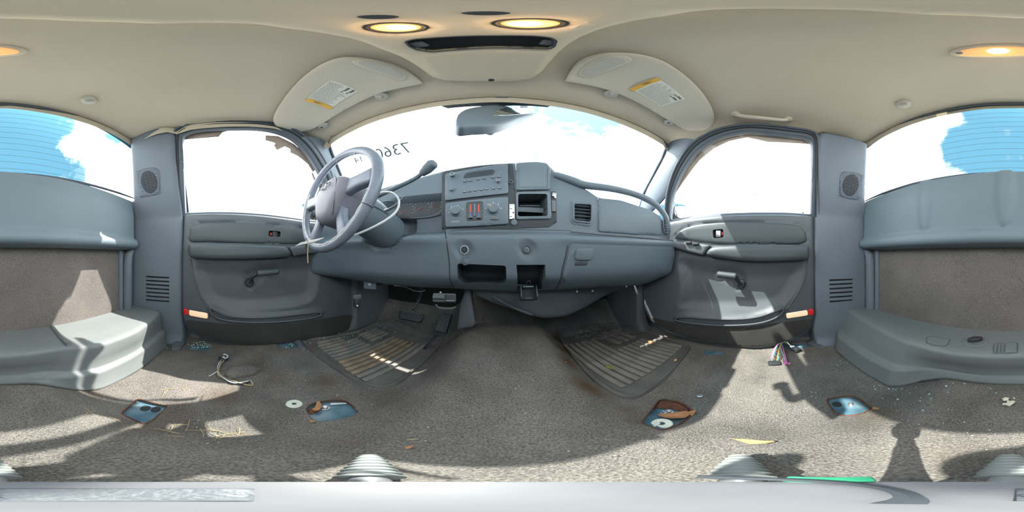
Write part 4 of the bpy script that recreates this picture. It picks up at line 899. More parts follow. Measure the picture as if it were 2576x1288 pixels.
tube('steering_hub', [SC+fn*.0, SC+fn*.035, SC+fn*.07], [.075, .07, .065], PLA, sw, n=24)
cn = empty('steering_column', tuple(SC+fn*.16), 'plastic steering column shroud with shift lever behind the wheel', 'steering column')
tube('column_shroud', [SC+fn*.055, SC+fn*.075+np.array([0, 0, -.005]), SC+fn*.14+np.array([.004, 0, -.015]), SC+fn*.30+np.array([.01, 0, -.04])], [.062, .07, .078, .082], DASH, cn, smooth=4, n=28)
tube('shroud_seam', [SC+fn*(.075+.02*k)+np.array([.077+.002*k, 0, -.01]) for k in range(7)], .0012, CAV, cn, n=5)
sh_ = tube('shift_lever', [SC+fn*.13+np.array([.06, 0, .03]), R3(1000, 470, .55), R3(1040, 451, .53), R3(1062, 436, .52)], [.010, .008, .007, .007], DASH, cn, smooth=5, n=10)
tube('shift_knob', [R3(1060, 438, .52), R3(1074, 426, .515), R3(1088, 412, .51), R3(1094, 406, .51)], [.010, .016, .017, .008], DASH, cn, smooth=5, n=16)
tube('tilt_lever', [SC+fn*.11+np.array([.07, 0, -.03]), DS.p3(1008, 543, .10), DS.p3(1030, 533, .10), DS.p3(1050, 514, .10)], [.006, .006, .004, .003], PLA, cn, smooth=4, n=8)
def R3(u, v, t): return D(u, v)*t
wc = tube('pale_cable', [R3(868, 597, .50), R3(890, 592, .49), R3(931, 575, .48), R3(969, 555, .48), R3(995, 534, .49), R3(1004, 511, .50), R3(997, 493, .51), R3(982, 484, .53), R3(961, 485, .54), R3(946, 494, .55)], .0035, WIREW, None, smooth=6)
tag(wc, 'pale bare cable looping out behind the right side of the steering wheel', 'cable')
wc = tube('hanging_cord', [R3(773, 600, .50), R3(775, 620, .50), R3(774, 640, .50), R3(775, 662, .50)], .0018, STRAW, None, smooth=4); tag(wc, 'thin tan cord hanging from the bottom of the steering wheel rim', 'cord')
tw = ppx('torn_strip', SF, [(748, 622), (765, 612), (790, 607), (825, 600), (822, 604), (800, 612), (775, 617)], TORN_HI, sw, h=.016, r=.002, sp=.01, depth=.004, closed=True)
# ---------------------------------------------------------------- pedals and things under the dash
def pedal(nm, lb, pxs, O, tilt, ribs, arm, along):
    p = empty(nm, tuple(O), lb, 'pedal'); Fp = Frame(O, (1, 0, 0), (0, math.sin(tilt), math.cos(tilt)))
    Q = Fp.px(pxs); panel('pedal_pad', Fp, chaikin(Q, 1), BLK, p, h=.008, r=.004, sp=.015, depth=.02, closed=True)
    a, b, c, d = Q
    for k in range(ribs):
        t = (k+.7)/(ribs+.4)
        if along: s, e = a+(b-a)*t, d+(c-d)*t
        else: s, e = a+(d-a)*t, b+(c-b)*t
        s, e = s+(e-s)*.08, e-(e-s)*.08; tube('pad_rib', Fp.pt(*np.array([s, e]).T, .009), .0028, PLA, p, n=6)
    tube('pedal_arm', arm, .010, BLK, p, smooth=4, n=8, flat=.6); return p
pedal('brake_pedal', 'wide ribbed black brake pedal left of the accelerator', [(1006, 781), (1068, 791), (1058, 812), (1004, 801)], np.array([-.455, .76, -.32]), .6, 5, [(-.455, .78, -.31), (-.45, .86, -.24), (-.44, .90, -.05)], False)
pedal('accelerator_pedal', 'tall narrow ribbed accelerator pedal beside the tunnel', [(1111, 787), (1138, 790), (1122, 841), (1093, 834)], np.array([-.275, .78, -.37]), .55, 6, [(-.30, .75, -.43), (-.32, .73, -.46), (-.335, .68, -.487)], True)
HR = Frame(R3(932, 716, .80), (1, .6, 0), (0, 0, 1))
hr = bpy.data.objects.new('hood_release', None); reg(hr, db, tuple(HR.O))
fbox('release_handle', HR, 0, 0, 0, (.062, .042, .03), DASH, hr, bev=.006); V, F = ldata(HR.pt(0, .004, .0155), HR.Nn, [(.006, 0), (.006, .0006), (.003, .0006), (.003, 0)], n=16, caps=False); mk('release_icon', V, F, WIREW, hr)
tube('release_cable', [HR.pt(.03, 0, -.01), HR.pt(.07, .01, -.02), HR.pt(.13, .03, -.04)], .008, DARK, hr, smooth=3)
BC = Frame(R3(1118, 752, .62), (1, .25, 0), (0, .3, 1))
bc = empty('control_box', tuple(BC.O), 'small ribbed grey control box hanging under the dash by the pedals', 'control box')
fbox('box_body', BC, 0, .004, -.01, (.085, .034, .05), PLA, bc, bev=.006); fbox('box_front', BC, .022, .002, .018, (.036, .028, .006), CAV, bc, bev=.002); fbox('front_line', BC, .022, -.006, .0215, (.03, .0018, .001), LEG, bc, bev=0); tube('box_roll', [BC.pt(-.04, .006, .018), BC.pt(.002, .006, .018)], .009, PLA, bc, n=12)
lathe('box_stud', BC.pt(-.015, .021, 0), (0, 0, 1), [(.004, 0), (.004, .006), (.002, .007)], LEG, bc, n=10)
tube('box_lead', [BC.pt(-.03, -.022, .01), BC.pt(-.015, -.034, .012), BC.pt(.02, -.036, .01), BC.pt(.04, -.03, 0)], .0032, PLA, bc, smooth=5)
KP = Frame(R3(897, 762, .82), (.5, 1, 0), (0, 0, 1))
kc = empty('kick_clip', tuple(KP.O), 'black latch clip with a bright stud low beside the left door edge', 'clip'); fbox('clip_block', KP, 0, 0, 0, (.025, .05, .03), BLK, kc, bev=.004); fbox('clip_hood', KP, 0, .035, .004, (.04, .022, .03), PLA, kc, bev=.004); lathe('clip_stud', KP.pt(0, -.010, .016), KP.Nn, [(.005, 0), (.004, .003)], WIREW, kc, n=10)
tube('under_dash_wire', [R3(990, 718, .72), R3(1020, 722, .74), R3(1040, 731, .74), R3(1060, 733, .74), R3(1070, 730, .73)], .0022, PLA, db, smooth=5)
# ---------------------------------------------------------------- rubber mats
def mat_(nm, lb, pxs, ribs, par):
    t = empty('floor_mat', FLR.p3(*np.mean(pxs, 0)), lb, 'floor mat', 'ribbed rubber floor mats'); P = chaikin(FLR.px(pxs), 2)
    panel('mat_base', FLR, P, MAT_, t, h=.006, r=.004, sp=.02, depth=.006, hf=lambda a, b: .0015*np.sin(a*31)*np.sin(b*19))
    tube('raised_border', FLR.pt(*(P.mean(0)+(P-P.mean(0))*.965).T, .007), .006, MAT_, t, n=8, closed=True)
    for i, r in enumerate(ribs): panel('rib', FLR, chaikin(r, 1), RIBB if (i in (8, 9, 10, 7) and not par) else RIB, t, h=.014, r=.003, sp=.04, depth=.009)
    return t
def rr(x0, x1, y0, y1, sk=0): return np.array([(x0+sk*(y0-.33), y0), (x1+sk*(y0-.33), y0), (x1+sk*(y1-.33), y1), (x0+sk*(y1-.33), y1)])
ribs = []
for k in range(13):
    x0 = -.752+.0305*k; y0 = .350-.010*(k > 8); ribs.append(rr(x0, x0+.022, y0+.012*(k == 0), .50 if k < 2 else (.565 if k < 6 else .715), .05))
for k in range(4): ribs.append(rr(-.72+.03*k, -.70+.03*k, .60, .74, .05))
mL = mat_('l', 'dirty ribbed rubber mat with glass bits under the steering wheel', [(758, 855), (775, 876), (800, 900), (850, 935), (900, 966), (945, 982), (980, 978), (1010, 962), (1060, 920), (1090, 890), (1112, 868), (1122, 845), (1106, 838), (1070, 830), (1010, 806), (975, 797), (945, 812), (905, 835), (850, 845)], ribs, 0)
ribs = []
for k in range(13):
    x0 = .315+.0315*k; ribs.append(rr(x0, x0+.022, .335, .73 if k < 6 else (.56 if k < 12 else .50), -.04))
for k in range(3): ribs.append(rr(.55+.05*k, .555+.05*k+.03, .60, .74, -.04))
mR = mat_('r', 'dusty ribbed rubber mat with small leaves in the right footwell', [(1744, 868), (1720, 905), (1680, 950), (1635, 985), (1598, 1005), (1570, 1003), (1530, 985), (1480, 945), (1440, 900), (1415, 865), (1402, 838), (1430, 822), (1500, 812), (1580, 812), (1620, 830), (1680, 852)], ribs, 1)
cr_ = ppx('crumpled_liner', FLR, [(1452, 828), (1500, 822), (1545, 812), (1568, 826), (1560, 846), (1525, 852), (1480, 868), (1462, 866), (1446, 852)], MAT_, None, 1, h=.016, r=.012, sp=.008, depth=.016, hf=lambda a, b: .008*np.sin(a*71+3*np.sin(b*53))*np.cos(b*83+2*np.sin(a*47))); tag(cr_, 'crumpled grey plastic liner lying at the front of the right mat', 'liner')
# ---------------------------------------------------------------- overhead console
CS = Surf(0, 1, 2, lambda x, y: .70+0*np.asarray(x)+0*np.asarray(y), -1)
oc = empty('overhead_console', (-.03, .15, .74), 'tan overhead console with two lit map lamps and a dark slot', 'overhead console')
left = [(640, 62), (720, 74), (830, 89), (900, 104), (960, 128), (1020, 152), (1060, 178), (1085, 197), (1120, 207), (1180, 210), (1240, 211), (1300, 209), (1340, 201), (1365, 183), (1388, 155), (1425, 118), (1480, 87), (1560, 62), (1680, 42), (1800, 24)]
P = CS.px(left); P = np.vstack([P, [(.035, -.055), (0.0, -.082), (-.05, -.082), (-.092, -.055)]])
slot = chaikin(CS.px([(1020, 105), (1040, 99), (1110, 94), (1240, 90), (1350, 91), (1385, 95), (1399, 103), (1394, 118), (1380, 124), (1300, 121), (1240, 120), (1150, 125), (1085, 131), (1050, 126), (1030, 117)]), 1)
def oval(c, rx, ry, n=36): t = np.linspace(0, 2*pi, n+1)[:-1]; return np.stack([c[0]+rx*np.cos(t), c[1]+ry*np.sin(t)], 1)
LC = [CS.px([(996, 71)])[0], CS.px([(1334, 61)])[0]]
SWC = [CS.px([(951, 43)])[0], CS.px([(1222, 33.5)])[0]]
def hcon(a, b): # step across the front compartment door and dished lamp seats
    h = .006*(1-ss(sdf(chaikin(CS.px([(1046, 140), (1240, 127), (1382, 131), (1374, 165), (1352, 190), (1300, 203), (1240, 205), (1180, 204), (1125, 200), (1090, 180)]), 1), a, b), -.006, .004))
    for c in LC: h = h-.008*(1-ss(np.hypot(a-c[0], b-c[1]), .026, .036))
    return h
panel('console_body', CS, chaikin(P, 1), CONS, oc, h=.0, r=.022, sp=.008, depth=.07, hf=hcon, holes=[slot]+[oval(c, .0235, .0235) for c in LC], sharp=50)
well('storage_slot', CS, slot, .035, CAV, oc, sp=.02, top=0)
E = CS.pt(*slot.T, .001); tube('slot_rim', E, .0022, CAV, oc, n=6, closed=True)
for s in (0, 1):
    c = CS.px([(1052, 113)])[0] if s == 0 else CS.px([(1383, 108)])[0]; rbox('slot_end', CS.pt(*c, -.010), (.022, .026, .014), PLA, oc, bev=.005)
for k, c in enumerate(LC):
    ml = empty_part('map_lamp', CS, c, oc); X0 = CS.pt(*c, -.010)
    V, F = ldata(X0, (0, 0, -1), [(.0245, -.010), (.0245, .004), (.0225, .005), (.0195, .001), (.019, -.006)], n=36, caps=False); mk('lamp_bezel', V, F, CAV, ml)
    lathe('lamp_lens', X0, (0, 0, -1), [(.0192, -.004), (.017, .000), (.010, .003), (.002, .004)], LAMP, ml, n=32)
    lathe('lamp_bulb', X0+np.array([.004 if k == 0 else -.003, 0, 0]), (0, 0, -1), [(.0115, .0028), (.009, .0042), (.003, .005)], HOT, ml, n=20)
    lt = bpy.data.lights.new('map_lamp_light', 'POINT'); lt.energy = .05; lt.color = (1, .62, .3); lt.shadow_soft_size = .015; lo_ = bpy.data.objects.new('map_lamp_light', lt); reg(lo_, ml, tuple(X0+np.array([0, 0, -.03])))
for c, rx in zip(SWC, (.0095, .0088)):
    lathe('lamp_switch', CS.pt(*c, -.001), (0, 0, -1), [(rx, -.002), (rx, .001), (rx*.8, .003), (rx*.3, .0025)], CAV, oc, n=24)
c = CS.px([(1236, 200)])[0]; lathe('compartment_button', CS.pt(*c, .005), (0, 0, -1), [(.0075, -.003), (.0075, .001), (.005, .002)], CAV, oc, n=20)
# ---------------------------------------------------------------- sun visors
VS = Surf(0, 1, 2, lambda x, y: zc(x, y)-.010, -1)
def visor(lb, pxs, cov, lab, yel, lines, pict, bar, clips):
    P = chaikin(VS.px(pxs), 2); v = empty('sun_visor', tuple(VS.pt(*P.mean(0))), lb, 'sun visor', 'sun visors folded up against the headliner')
    panel('visor_pad', VS, P, VIS, v, h=.012, r=.009, sp=.015, depth=.013, closed=True, hf=lambda a, b: .001*np.sin(a*17))
    Q = VS.px(cov); c = chaikin(Q, 2)
    f = panel('mirror_frame', VS, c, VIS, v, h=.0165, r=.004, sp=.02, depth=.006)
    panel('mirror_cover', VS, chaikin(Q.mean(0)+(Q-Q.mean(0))*.84, 2), CLIP, f, h=.0185, r=.003, sp=.02, depth=.003)
    L = VS.px(lab); lb_ = panel('warning_label', VS, L, PAPER, v, h=.0135, r=.0003, sp=.03, depth=.0008)
    lb_['label'] = 'white warning label with a yellow stripe and fine print'
    A, B, C, Dd = L   # A-B far edge ... label quad: A top left of text, B top right, C bottom right, D bottom left
    q = lambda s, t: (A*(1-s)+B*s)*(1-t)+(Dd*(1-s)+C*s)*t
    panel('yellow_stripe', VS, np.array([q(0, 0), q(1, 0), q(1, .13), q(0, .13)]), YEL, lb_, h=.0141, r=.0001, sp=.05, depth=.0004)
    M = Mesh(); rs = random.Random(len(lb))
    for i in range(15):
        t = .19+.052*i; x = .05; end = rs.uniform(.75, .95) if i < 11 else rs.uniform(.45, .6)
        while x < end:
            w = rs.uniform(.03, .09); x2 = min(end, x+w); d_ = pdata(VS, np.array([q(x, t), q(x2, t), q(x2, t+.024), q(x, t+.024)]), h=.0142, r=0, sp=.1, depth=.0003); M.add(*d_); x = x2+.018
    M.build('fine_print', PRL, lb_)['kind'] = 'stuff'
    text('stripe_print', 'WARNING', VSF(VS, q(.5, .065), q(1, .065)-q(0, .065), q(.5, 1)-q(.5, 0)), 0, 0, .0007, .0085, PRN, lb_)
    for p0, p1, p2, p3 in ((.62, .72, .78, .96), (.80, .74, .93, .96)):
        cx = q(p0, p1); figs = [q(p0, p1), q(p0+.05, p1), q(p0+.06, p1+.08), q(p0+.11, p1+.10), q(p0+.11, p3), q(p0+.02, p3), q(p0+.03, p1+.12)]
        panel('pictogram', VS, np.array(figs), PRN, lb_, h=.0142, r=0, sp=.05, depth=.0003)
    if bar: panel('bar_code', VS, np.array([q(*bar[0]), q(*bar[1]), q(*bar[2]), q(*bar[3])]), PRN, lb_, h=.0142, r=0, sp=.05, depth=.0003)
    for (u, v_, two) in clips:
        p = VS.px([(u, v_)])[0]; k = empty_part('pivot_clip', VS, p, v); lathe('clip_plate', VS.pt(*p, 0), (0, 0, -1), [(.021, -.006), (.020, .002), (.017, .005)], CLIP, k, n=28, sx=1.25 if two else 1)
        for dx in ((-.010, .010) if two else (0,)): lathe('clip_hole', VS.pt(p[0]+dx, p[1], .0052), (0, 0, -1), [(.0048, 0), (.0046, .0008)], CAV, k, n=16)
    u, v_ = clips[0][:2]; p = VS.px([(u, v_)])[0]; g_ = P[np.argmin(np.hypot(*(P-p).T))]; tube('pivot_rod', [VS.pt(*p, .008), VS.pt(*(p*.3+g_*.7), .009), VS.pt(*(g_+(P.mean(0)-g_)*.1), .008)], .006, CLIP, v, n=10)
    return v
def VSF(S, c, X, Yd):
    """flat frame on the visor face for lettering"""
    o = S.pt(c[0], c[1], .0141); X3 = np.array([X[0], X[1], 0]); Y3 = -np.array([Yd[0], Yd[1], 0]); f = Frame(o, X3, Y3)
    if f.Nn[2] > 0: f = Frame(o, -X3, Y3)
    return f
visor('left sun visor over the steering wheel, label turned toward its left end', [(885, 143), (940, 149), (1000, 165), (1035, 184), (1064, 209), (1064, 210), (1005, 221), (962, 231), (925, 246), (870, 275), (830, 298), (805, 313), (778, 327), (740, 332), (708, 326), (688, 311), (687, 293), (700, 270), (720, 240), (748, 208), (782, 178), (825, 153), (858, 144)],
      [(880, 152), (905, 146), (950, 152), (1000, 169), (1026, 189), (1018, 199), (1000, 199), (950, 180), (900, 164)], [(767, 250), (830, 272), (903, 226), (832, 199)], 0, 0, 0, [(.70, .80), (.95, .80), (.95, .92), (.70, .92)] and None, [(960, 243, False), (812, 316, True)])
visor('right sun visor, label nearer the middle and mirror cover toward the console', [(1440, 170), (1458, 150), (1500, 136), (1545, 131), (1605, 135), (1660, 149), (1710, 180), (1752, 215), (1786, 260), (1798, 292), (1794, 315), (1768, 328), (1730, 329), (1708, 318), (1690, 305), (1660, 290), (1620, 265), (1562, 238), (1530, 226), (1480, 213), (1423, 204), (1422, 202)],
      [(1450, 184), (1478, 157), (1530, 138), (1570, 137), (1594, 147), (1582, 156), (1530, 176), (1488, 191), (1464, 191)], [(1582, 221), (1652, 192), (1723, 246), (1666, 265)], 0, 0, 0, None, [(1537, 237, False), (1682, 308, False)])
# ---------------------------------------------------------------- ceiling fittings
c = CEIL.px([(2515, 128)])[0]
dl_ = empty('dome_lamp', tuple(CEIL.pt(*c)), 'lit amber oval dome lamp in the rear headliner', 'dome lamp')
panel('lamp_frame', CEIL, oval(c, .078, .035, 48), CONS, dl_, h=.008, r=.008, sp=.015, depth=.012)
panel('lamp_lens', CEIL, chaikin(oval(c+[.002, 0], .068, .026, 32), 1), AMB, dl_, h=.0125, r=.006, sp=.008, depth=.006, hf=lambda a, b: .0006*np.sin(a*900))
panel('lamp_switch', CEIL, oval(c+[.062, .006], .008, .010, 20), CONS, dl_, h=.0145, r=.002, sp=.01, depth=.006)
for k in range(5): tube('switch_ridge', [CEIL.pt(c[0]+.057+.0022*k, c[1]+.001, .0148), CEIL.pt(c[0]+.057+.0022*k, c[1]+.011, .0148)], .0006, PLA, dl_, n=5)
lathe('lit_bulb', CEIL.pt(c[0]+.002, c[1]+.003, .012), (0, 0, -1), [(.016, -.001), (.012, .0012), (.004, .0018)], HOT, dl_, n=24, sx=1.3)
lt = bpy.data.lights.new('dome_light', 'POINT'); lt.energy = .05; lt.color = (1, .6, .28); lt.shadow_soft_size = .015; lo_ = bpy.data.objects.new('dome_light', lt); reg(lo_, dl_, tuple(CEIL.pt(*c, .04)))
for u, v, l in ((223, 253, 'pale plastic coat hook above the left end of the rear window'), (2275, 262, 'pale plastic coat hook above the right end of the rear window')):
    p = CEIL.px([(u, v)])[0]; h_ = empty('coat_hook', tuple(CEIL.pt(*p)), l, 'coat hook', 'coat hooks on the rear headliner'); s = 1 if p[0] > 0 else -1
    Tn = tangent(CEIL, u, v); panel('hook_body', Tn, chaikin(np.array([(-.022, .004), (-.012, .018), (.008, .018), (.022, .008), (.014, -.012), (-.004, -.018), (-.018, -.010)])*1.4, 2), CLIP, h_, h=.014, r=.012, sp=.006, depth=.016)
    tube('hook_lip', [Tn.pt(-s*.010, .010, .012), Tn.pt(0, .004, .022), Tn.pt(s*.010, -.004, .018)], [.004, .005, .004], CLIP, h_, smooth=4, n=8)
p = CEIL.px([(523, 298)])[0]; T = tangent(CEIL, 523, 298); pl = lathe('trim_plug', T.pt(0, 0, 0), T.Nn, [(.010, -.001), (.010, .0012), (.008, .002)], HEAD, None, n=24); tag(pl, 'small round fabric coloured plug above the left door window', 'plug')
a_, b_ = CEIL.p3(1850, 287), CEIL.p3(1982, 300); gh = empty('grab_handle', tuple((a_+b_)/2), 'beige grab handle above the right door window', 'grab handle')
mdl = (a_+b_)/2+np.array([-.012, 0, -.035]); tube('handle_bar', [a_+np.array([0, 0, -.002]), a_*.85+b_*.15+np.array([-.01, 0, -.028]), mdl, a_*.15+b_*.85+np.array([-.01, 0, -.028]), b_+np.array([0, 0, -.002])], .010, VIS, gh, smooth=6, n=12)
for q in (a_, b_): lathe('handle_foot', q, (0, 0, -1), [(.018, -.004), (.016, .006), (.010, .010)], VIS, gh, n=20)
# ---------------------------------------------------------------- rear-view mirror
mc = R3(1250, 288, .64); az0 = math.atan2(mc[0], mc[1])
MF = Frame(mc, (math.cos(.35), math.sin(.35), .02), (.10, .45, .88))
rm = empty('rear_view_mirror', tuple(mc), 'interior mirror tilted below the windshield header', 'mirror')
MP = chaikin(MF.px([(1143, 300), (1147, 287), (1163, 274), (1200, 266), (1250, 261), (1300, 259), (1340, 260), (1357, 266), (1361, 275), (1354, 284), (1336, 290), (1310, 295), (1290, 303), (1265, 311), (1230, 313), (1190, 313), (1160, 316), (1148, 311)]), 2)
panel('mirror_housing', MF, MP, DASH, rm, h=0, r=.012, sp=.012, depth=.035, closed=True)
GQ = chaikin(MF.px([(1232, 291), (1247, 280), (1275, 269), (1300, 264), (1335, 263), (1352, 268), (1355, 277), (1345, 284), (1312, 288), (1270, 291)]), 2)
panel('mirror_glass', MF, GQ, MIRD, rm, h=.0015, r=.001, sp=.03, depth=.001)
DQ = MF.px([(1308, 265), (1326, 264), (1327, 271), (1309, 272)]); panel('dimmer_display', MF, DQ, CAV, rm, h=.0025, r=0, sp=.03, depth=.001)
tube('mirror_arm', [MF.pt(.0, -.005, -.05), MF.pt(0, -.01, -.075), WS.p3(1253, 318, .012)], [.016, .013, .016], DASH, rm, smooth=4, n=12)
TT = tangent(WS, 1253, 321); fbox('mount_foot', TT, 0, 0, .012, (.036, .034, .022), DASH, rm, bev=.005)
# ---------------------------------------------------------------- small things on the floor
def disc(u, v, r, lb, lift=.0, notch=False):
    p = FLR.p3(u, v, lift); d_ = empty('plastic_disc', tuple(p), lb, 'disc', 'white plastic retainer discs'); Nn = np.array([0, 0, 1.])
    V, F = ldata(p, Nn, [(.006, .0), (.006, .003), (r*.9, .0035), (r, .002), (r, 0)], n=32, caps=False); mk('disc_ring', V, F, WHITE, d_); lathe('disc_hole', p, Nn, [(.0058, .0006), (.0055, .001)], CAV, d_, n=14)
    if notch: rbox('disc_tab', p+np.array([-.010, .004, .005]), (.018, .006, .003), WHITE, d_, bev=.001)
disc(740, 1017, .020, 'pale green white plastic disc left of the left front seat mount', .001); disc(1665, 1064, .0195, 'white plastic disc with a tab lying on the right front seat mount', -.0055, True)
def leaf(pxs, lb, m=LEAF, lift=.003, curl=.006, nm='leaf'):
    P = FLR.px(pxs); c = P.mean(0); o = panel(nm, FLR, P, m, None, h=lift, r=.0, sp=.006, depth=.0006, closed=True, hf=lambda a, b: curl*(.5+.5*np.sin((a-c[0])*140+(b-c[1])*90))); return tag(o, lb, 'leaf', 'dry leaves scattered on the floor')
leaf([(784, 1030), (793, 1026), (797, 1012), (803, 1010), (810, 1020), (806, 1032), (799, 1036), (790, 1036)], 'curled tan leaf on the left front blue seat mount')
leaf([(1653, 1043), (1680, 1042), (1715, 1037), (1727, 1036), (1731, 1038), (1742, 1035), (1750, 1034), (1750, 1038), (1741, 1047), (1735, 1044), (1722, 1053), (1690, 1055), (1672, 1053)], 'long brown leaf across the right front blue seat mount', lift=.002, curl=.005)
leaf([(1837, 1103), (1860, 1107), (1900, 1109), (1945, 1110), (1950, 1113), (1925, 1117), (1885, 1118), (1855, 1111)], 'long tan leaf on the sunlit carpet between right seat mounts', LEAFT)
leaf([(1627, 861), (1638, 863), (1647, 868), (1640, 872), (1633, 869)], 'small orange leaf near the door side of the right mat', lift=.012)
leaf([(1515, 921), (1524, 923), (1534, 929), (1540, 934), (1534, 936), (1526, 930)], 'folded green leaf on the right rubber mat', LEAFG, lift=.012)
leaf([(1530, 925), (1540, 921), (1546, 930), (1542, 937), (1534, 934)], 'dark green brown leaf scrap touching the folded green leaf', LEAFG, lift=.013)
leaf([(1695, 911), (1702, 909), (1703, 912), (1696, 914)], 'tiny pale leaf chip at the rear corner of the right mat', LEAFT, lift=.012)
leaf([(2192, 1030), (2200, 1027), (2214, 1028), (2208, 1031), (2198, 1033)], 'small brown leaf beside the right rear seat mount', LEAF)
leaf([(778, 1059), (786, 1058), (795, 1063), (792, 1066), (782, 1064)], 'small orange leaf scrap below the left front seat mount')
leaf([(1018, 1127), (1028, 1124), (1038, 1122), (1040, 1126), (1032, 1130), (1022, 1130)], 'pair of brown leaf scraps on the centre carpet')
rs = random.Random(4)
def crumbs(nm, lb, pts, n, s, m, lift=.002, spread=18, cat_='debris'):
    M = Mesh()
    for _ in range(n):
        u, v, w = pts[rs.randrange(len(pts))]; uu = rs.gauss(u, w); vv = rs.gauss(v, w*.4); p = FLR.p3(uu, vv, lift); k = s*rs.uniform(.5, 1.4)
        V = []; 
        for i in range(5): a = 2*pi*i/5+rs.random(); V.append(p+np.array([k*math.cos(a)*rs.uniform(.6, 1), k*math.sin(a)*rs.uniform(.6, 1), 0]))
        V.append(p+np.array([0, 0, k*.9])); F = [[i, (i+1) % 5, 5] for i in range(5)]; M.add(V, F)
    o = M.build(nm, m, None, sharp=20); return tag(o, lb, cat_, kind='stuff')
crumbs('glass_fragments', 'green tinted glass fragments on the left mat and sill', [(960, 820, 22), (930, 838, 25), (900, 850, 30), (850, 870, 35), (1000, 810, 30), (820, 875, 30), (500, 873, 14), (510, 870, 10), (430, 870, 25), (730, 868, 16)], 190, .0042, GLS, .010, cat_='glass')
crumbs('glass_fragments', 'clear glass fragments along the foot of the rear storage shelf', [(2130, 915, 20), (2230, 975, 25), (2470, 965, 40), (2330, 990, 60), (2240, 990, 40)], 42, .0034, GLS, .002, cat_='glass')
crumbs('pale_crumbs', 'pale crumbs and grit scattered over the carpet', [(600, 1085, 40), (540, 1090, 30), (700, 940, 50), (1150, 980, 120), (1250, 1060, 150), (2000, 1000, 60), (2400, 1050, 80), (450, 1000, 50), (1500, 880, 60), (900, 1000, 60)], 170, .0018, CRUMB, .002)
crumbs('popcorn_bits', 'small pile of pale popcorn bits on the rear carpet', [(2530, 1004, 7), (2540, 1012, 6), (2532, 1018, 5)], 12, .008, CRUMB, .003)
M = Mesh()
for _ in range(26):
    u, v = rs.choice([(440, 1085), (500, 1080), (420, 980), (230, 1040), (560, 1095)]); p = FLR.p3(rs.gauss(u, 25), rs.gauss(v, 7), .003); a = rs.uniform(0, pi); q = np.array([math.cos(a), math.sin(a), .1])*rs.uniform(.008, .03); V, F = tdata([p-q, p+q*.2+np.array([0, .002, .002]), p+q], .0007, n=4); M.add(V, F)
tag(M.build('straw_bits', STRAW), 'dry straw bits on the carpet beside the left seat mounts', 'straw', kind='stuff')
st_ = tube('straw_stalk', [FLR.p3(1025, 1108, .003), FLR.p3(1040, 1106, .004), FLR.p3(1053, 1105, .003)], .001, STRAW); tag(st_, 'single pale straw stalk on the centre carpet', 'straw')
sb_ = empty('seat_stud', tuple(FLR.p3(1760, 996)), 'small steel stud poking through carpet behind the right mat', 'stud'); lathe('stud_head', FLR.p3(1760, 996), (0, 0, 1), [(.010, 0), (.009, .003), (.004, .004), (.004, .008)], STEEL, sb_, n=14)
# sill covers
for pxs, l in (([(432, 868), (448, 858), (468, 862), (455, 882), (430, 884)], 'dark plastic sill clip at the foot of the left pillar'), ([(2032, 866), (2045, 852), (2062, 870), (2078, 880), (2060, 878)], 'dark plastic sill clip at the foot of the right pillar'), ([(740, 862), (756, 858), (770, 880), (756, 878)], 'dark sill clip by the outer corner of the left mat')):
    tag(ppx('sill_clip', FLR, pxs, PLA, None, 1, h=.016, r=.008, sp=.015, depth=.016), l, 'clip', 'plastic clips along the door sills')
# wiring
def wire(par, pts, m, r=.0018, h=.0): return tube('wire', [FLR.p3(u, v, h+z) for u, v, z in pts], r, m, par, smooth=5, n=6)
hw = empty('wiring_harness', tuple(FLR.p3(1965, 905)), 'cut wiring with pink and black connectors on sunlit right carpet', 'wiring')
for k, m in enumerate((PINK, WIREW, TEAL, RUST, BLK, YEL, TEAL)):
    wire(hw, [(1938+3*k, 905+2*k, .004), (1948+3*k, 888, .03+.004*k), (1968+2*k, 878, .045), (1992, 878+k, .02)], m)
wire(hw, [(1968, 880, .03), (1972, 900, .035), (1978, 915, .02)], PINK, .0028); wire(hw, [(1962, 884, .03), (1970, 905, .03), (1975, 916, .018)], WIREW, .002)
rbox('black_connector', FLR.p3(2003, 885, .014), (.040, .030, .022), BLK, hw, R=[(.9, .4, 0), (-.4, .9, .2), (0, -.2, .98)], bev=.002); rbox('white_lock_tab', FLR.p3(1993, 882, .026), (.008, .022, .006), WIREW, hw, R=[(.9, .4, 0), (-.4, .9, .2), (0, -.2, .98)], bev=.001)
rbox('pink_connector', FLR.p3(1976, 918, .016), (.024, .014, .012), PINK, hw, bev=.002); rbox('pink_connector', FLR.p3(1985, 919, .010), (.010, .010, .010), PINK, hw, bev=.002)
rbox('tape_bundle', FLR.p3(1948, 916, .006), (.03, .05, .014), BLK, hw, bev=.006)
hw = empty('seat_belt_wiring', tuple(FLR.p3(560, 920)), 'black round plug with pale braided cord at the left carpet flap', 'wiring')
c0 = FLR.p3(562, 906, .012); lathe('round_plug', c0, (0, -.2, 1), [(.020, -.008), (.021, .004), (.017, .008), (.014, .004)], BLK, hw, n=24)
tube('pale_cord', [c0+np.array([.018*math.cos(t), .018*math.sin(t), .012]) for t in np.linspace(.3, 3.3, 9)], .003, WIREW, hw, smooth=3, n=6)
for k in range(3): wire(hw, [(556+4*k, 912, .012), (550+2*k, 925, .02), (548, 938+3*k, .012), (560, 952, .008), (590+20*k, 966+3*k, .006), (630, 960, .008)], (WIREW, BLK, STRAW)[k], .0026)
wire(hw, [(548, 938, .012), (535, 944, .006), (525, 948, .004)], WIREW, .002); lathe('white_cap', c0+np.array([0, 0, .006]), (0, 0, 1), [(.006, 0), (.005, .003)], WIREW, hw, n=12)
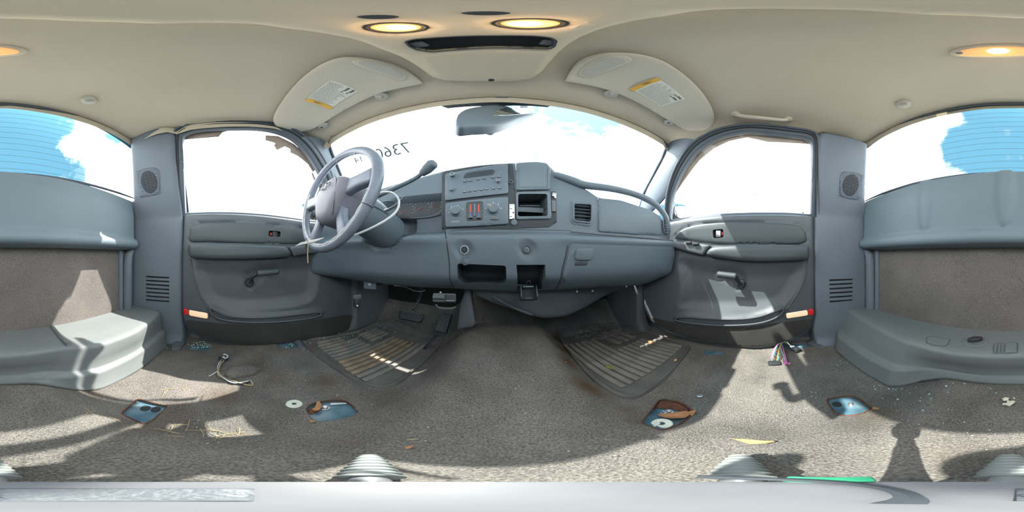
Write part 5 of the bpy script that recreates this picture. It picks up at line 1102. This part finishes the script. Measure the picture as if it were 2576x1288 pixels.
fl_ = ppx('carpet_flap', FLR, [(568, 945), (575, 932), (600, 925), (640, 925), (660, 930), (640, 945), (600, 952), (575, 955)], CARP, None, 1, h=.020, r=.014, sp=.01, depth=.02, hf=lambda a, b: .004*np.sin(a*60+b*40)); tag(fl_, 'raised sunlit carpet flap beside the left black plug', 'carpet flap')
# ---------------------------------------------------------------- camera stand on the floor
ZB = -.435
cs_ = empty('camera_stand', (0, 0, ZB), 'grey camera stand with three ribbed rubber feet on the carpet', 'tripod')
lathe('top_plate', (0, 0, -.115), (0, 0, 1), [(.012, -.02), (.020, -.016), (.0215, -.004), (.0215, 0), (.018, .001)], TRIP, cs_, n=48)
th = np.linspace(-2.6, .3, 24); tube('plate_groove', [(.013+.011*math.cos(t), .004+.016*math.sin(t), -.1135) for t in th], .0012, CAV, cs_, n=6)
TPF = Frame((0, 0, -.115), (1, 0, 0), (0, 1, 0)); aa = [math.radians(x) for x in np.linspace(-178, -86, 16)]
panel('dark_hatch', TPF, np.array([(.0165*math.sin(a), .0165*math.cos(a)) for a in aa]+[(.0075*math.sin(a), .0075*math.cos(a)) for a in aa[::-1]]), PLA, cs_, h=.0022, r=.0008, sp=.004, depth=.002)
lathe('stand_pole', (0, 0, -.135), (0, 0, -1), [(.010, 0), (.012, .05), (.012, .06), (.014, .061), (.014, .22), (.020, .235), (.024, .27)], TRI, cs_, n=32)
rbox('green_level', (.0205, -.0100, -.1165), (.004, .013, .006), GRN, cs_, R=[(.894, -.448, 0), (.448, .894, 0), (0, 0, 1)], bev=.001)
for u in (930, 1862, 2540):
    a = math.radians((u-1288)/7.155556+YAW); dx = np.array([math.sin(a), math.cos(a), 0]); leg = bpy.data.objects.new('leg', None); reg(leg, cs_, tuple(dx*.08+np.array([0, 0, ZB+.02])))
    tube('leg_bar', [np.array([0, 0, ZB+.055])+dx*.01, dx*.06+np.array([0, 0, ZB+.045]), dx*.10+np.array([0, 0, ZB+.03])], [.011, .011, .010], TRI, leg, smooth=3, n=12)
    pts = []; rad = []
    for k in range(29):
        s = k/28; r_ = (.020-.009*s**2)*(1 if k % 4 < 2 else .86); pts.append(dx*(.085+.062*s)+np.array([0, 0, ZB+.032-.010*s])); rad.append(r_)
    tube('ribbed_foot', pts, rad, TRIR, leg, n=24, up=(0, 0, 1))
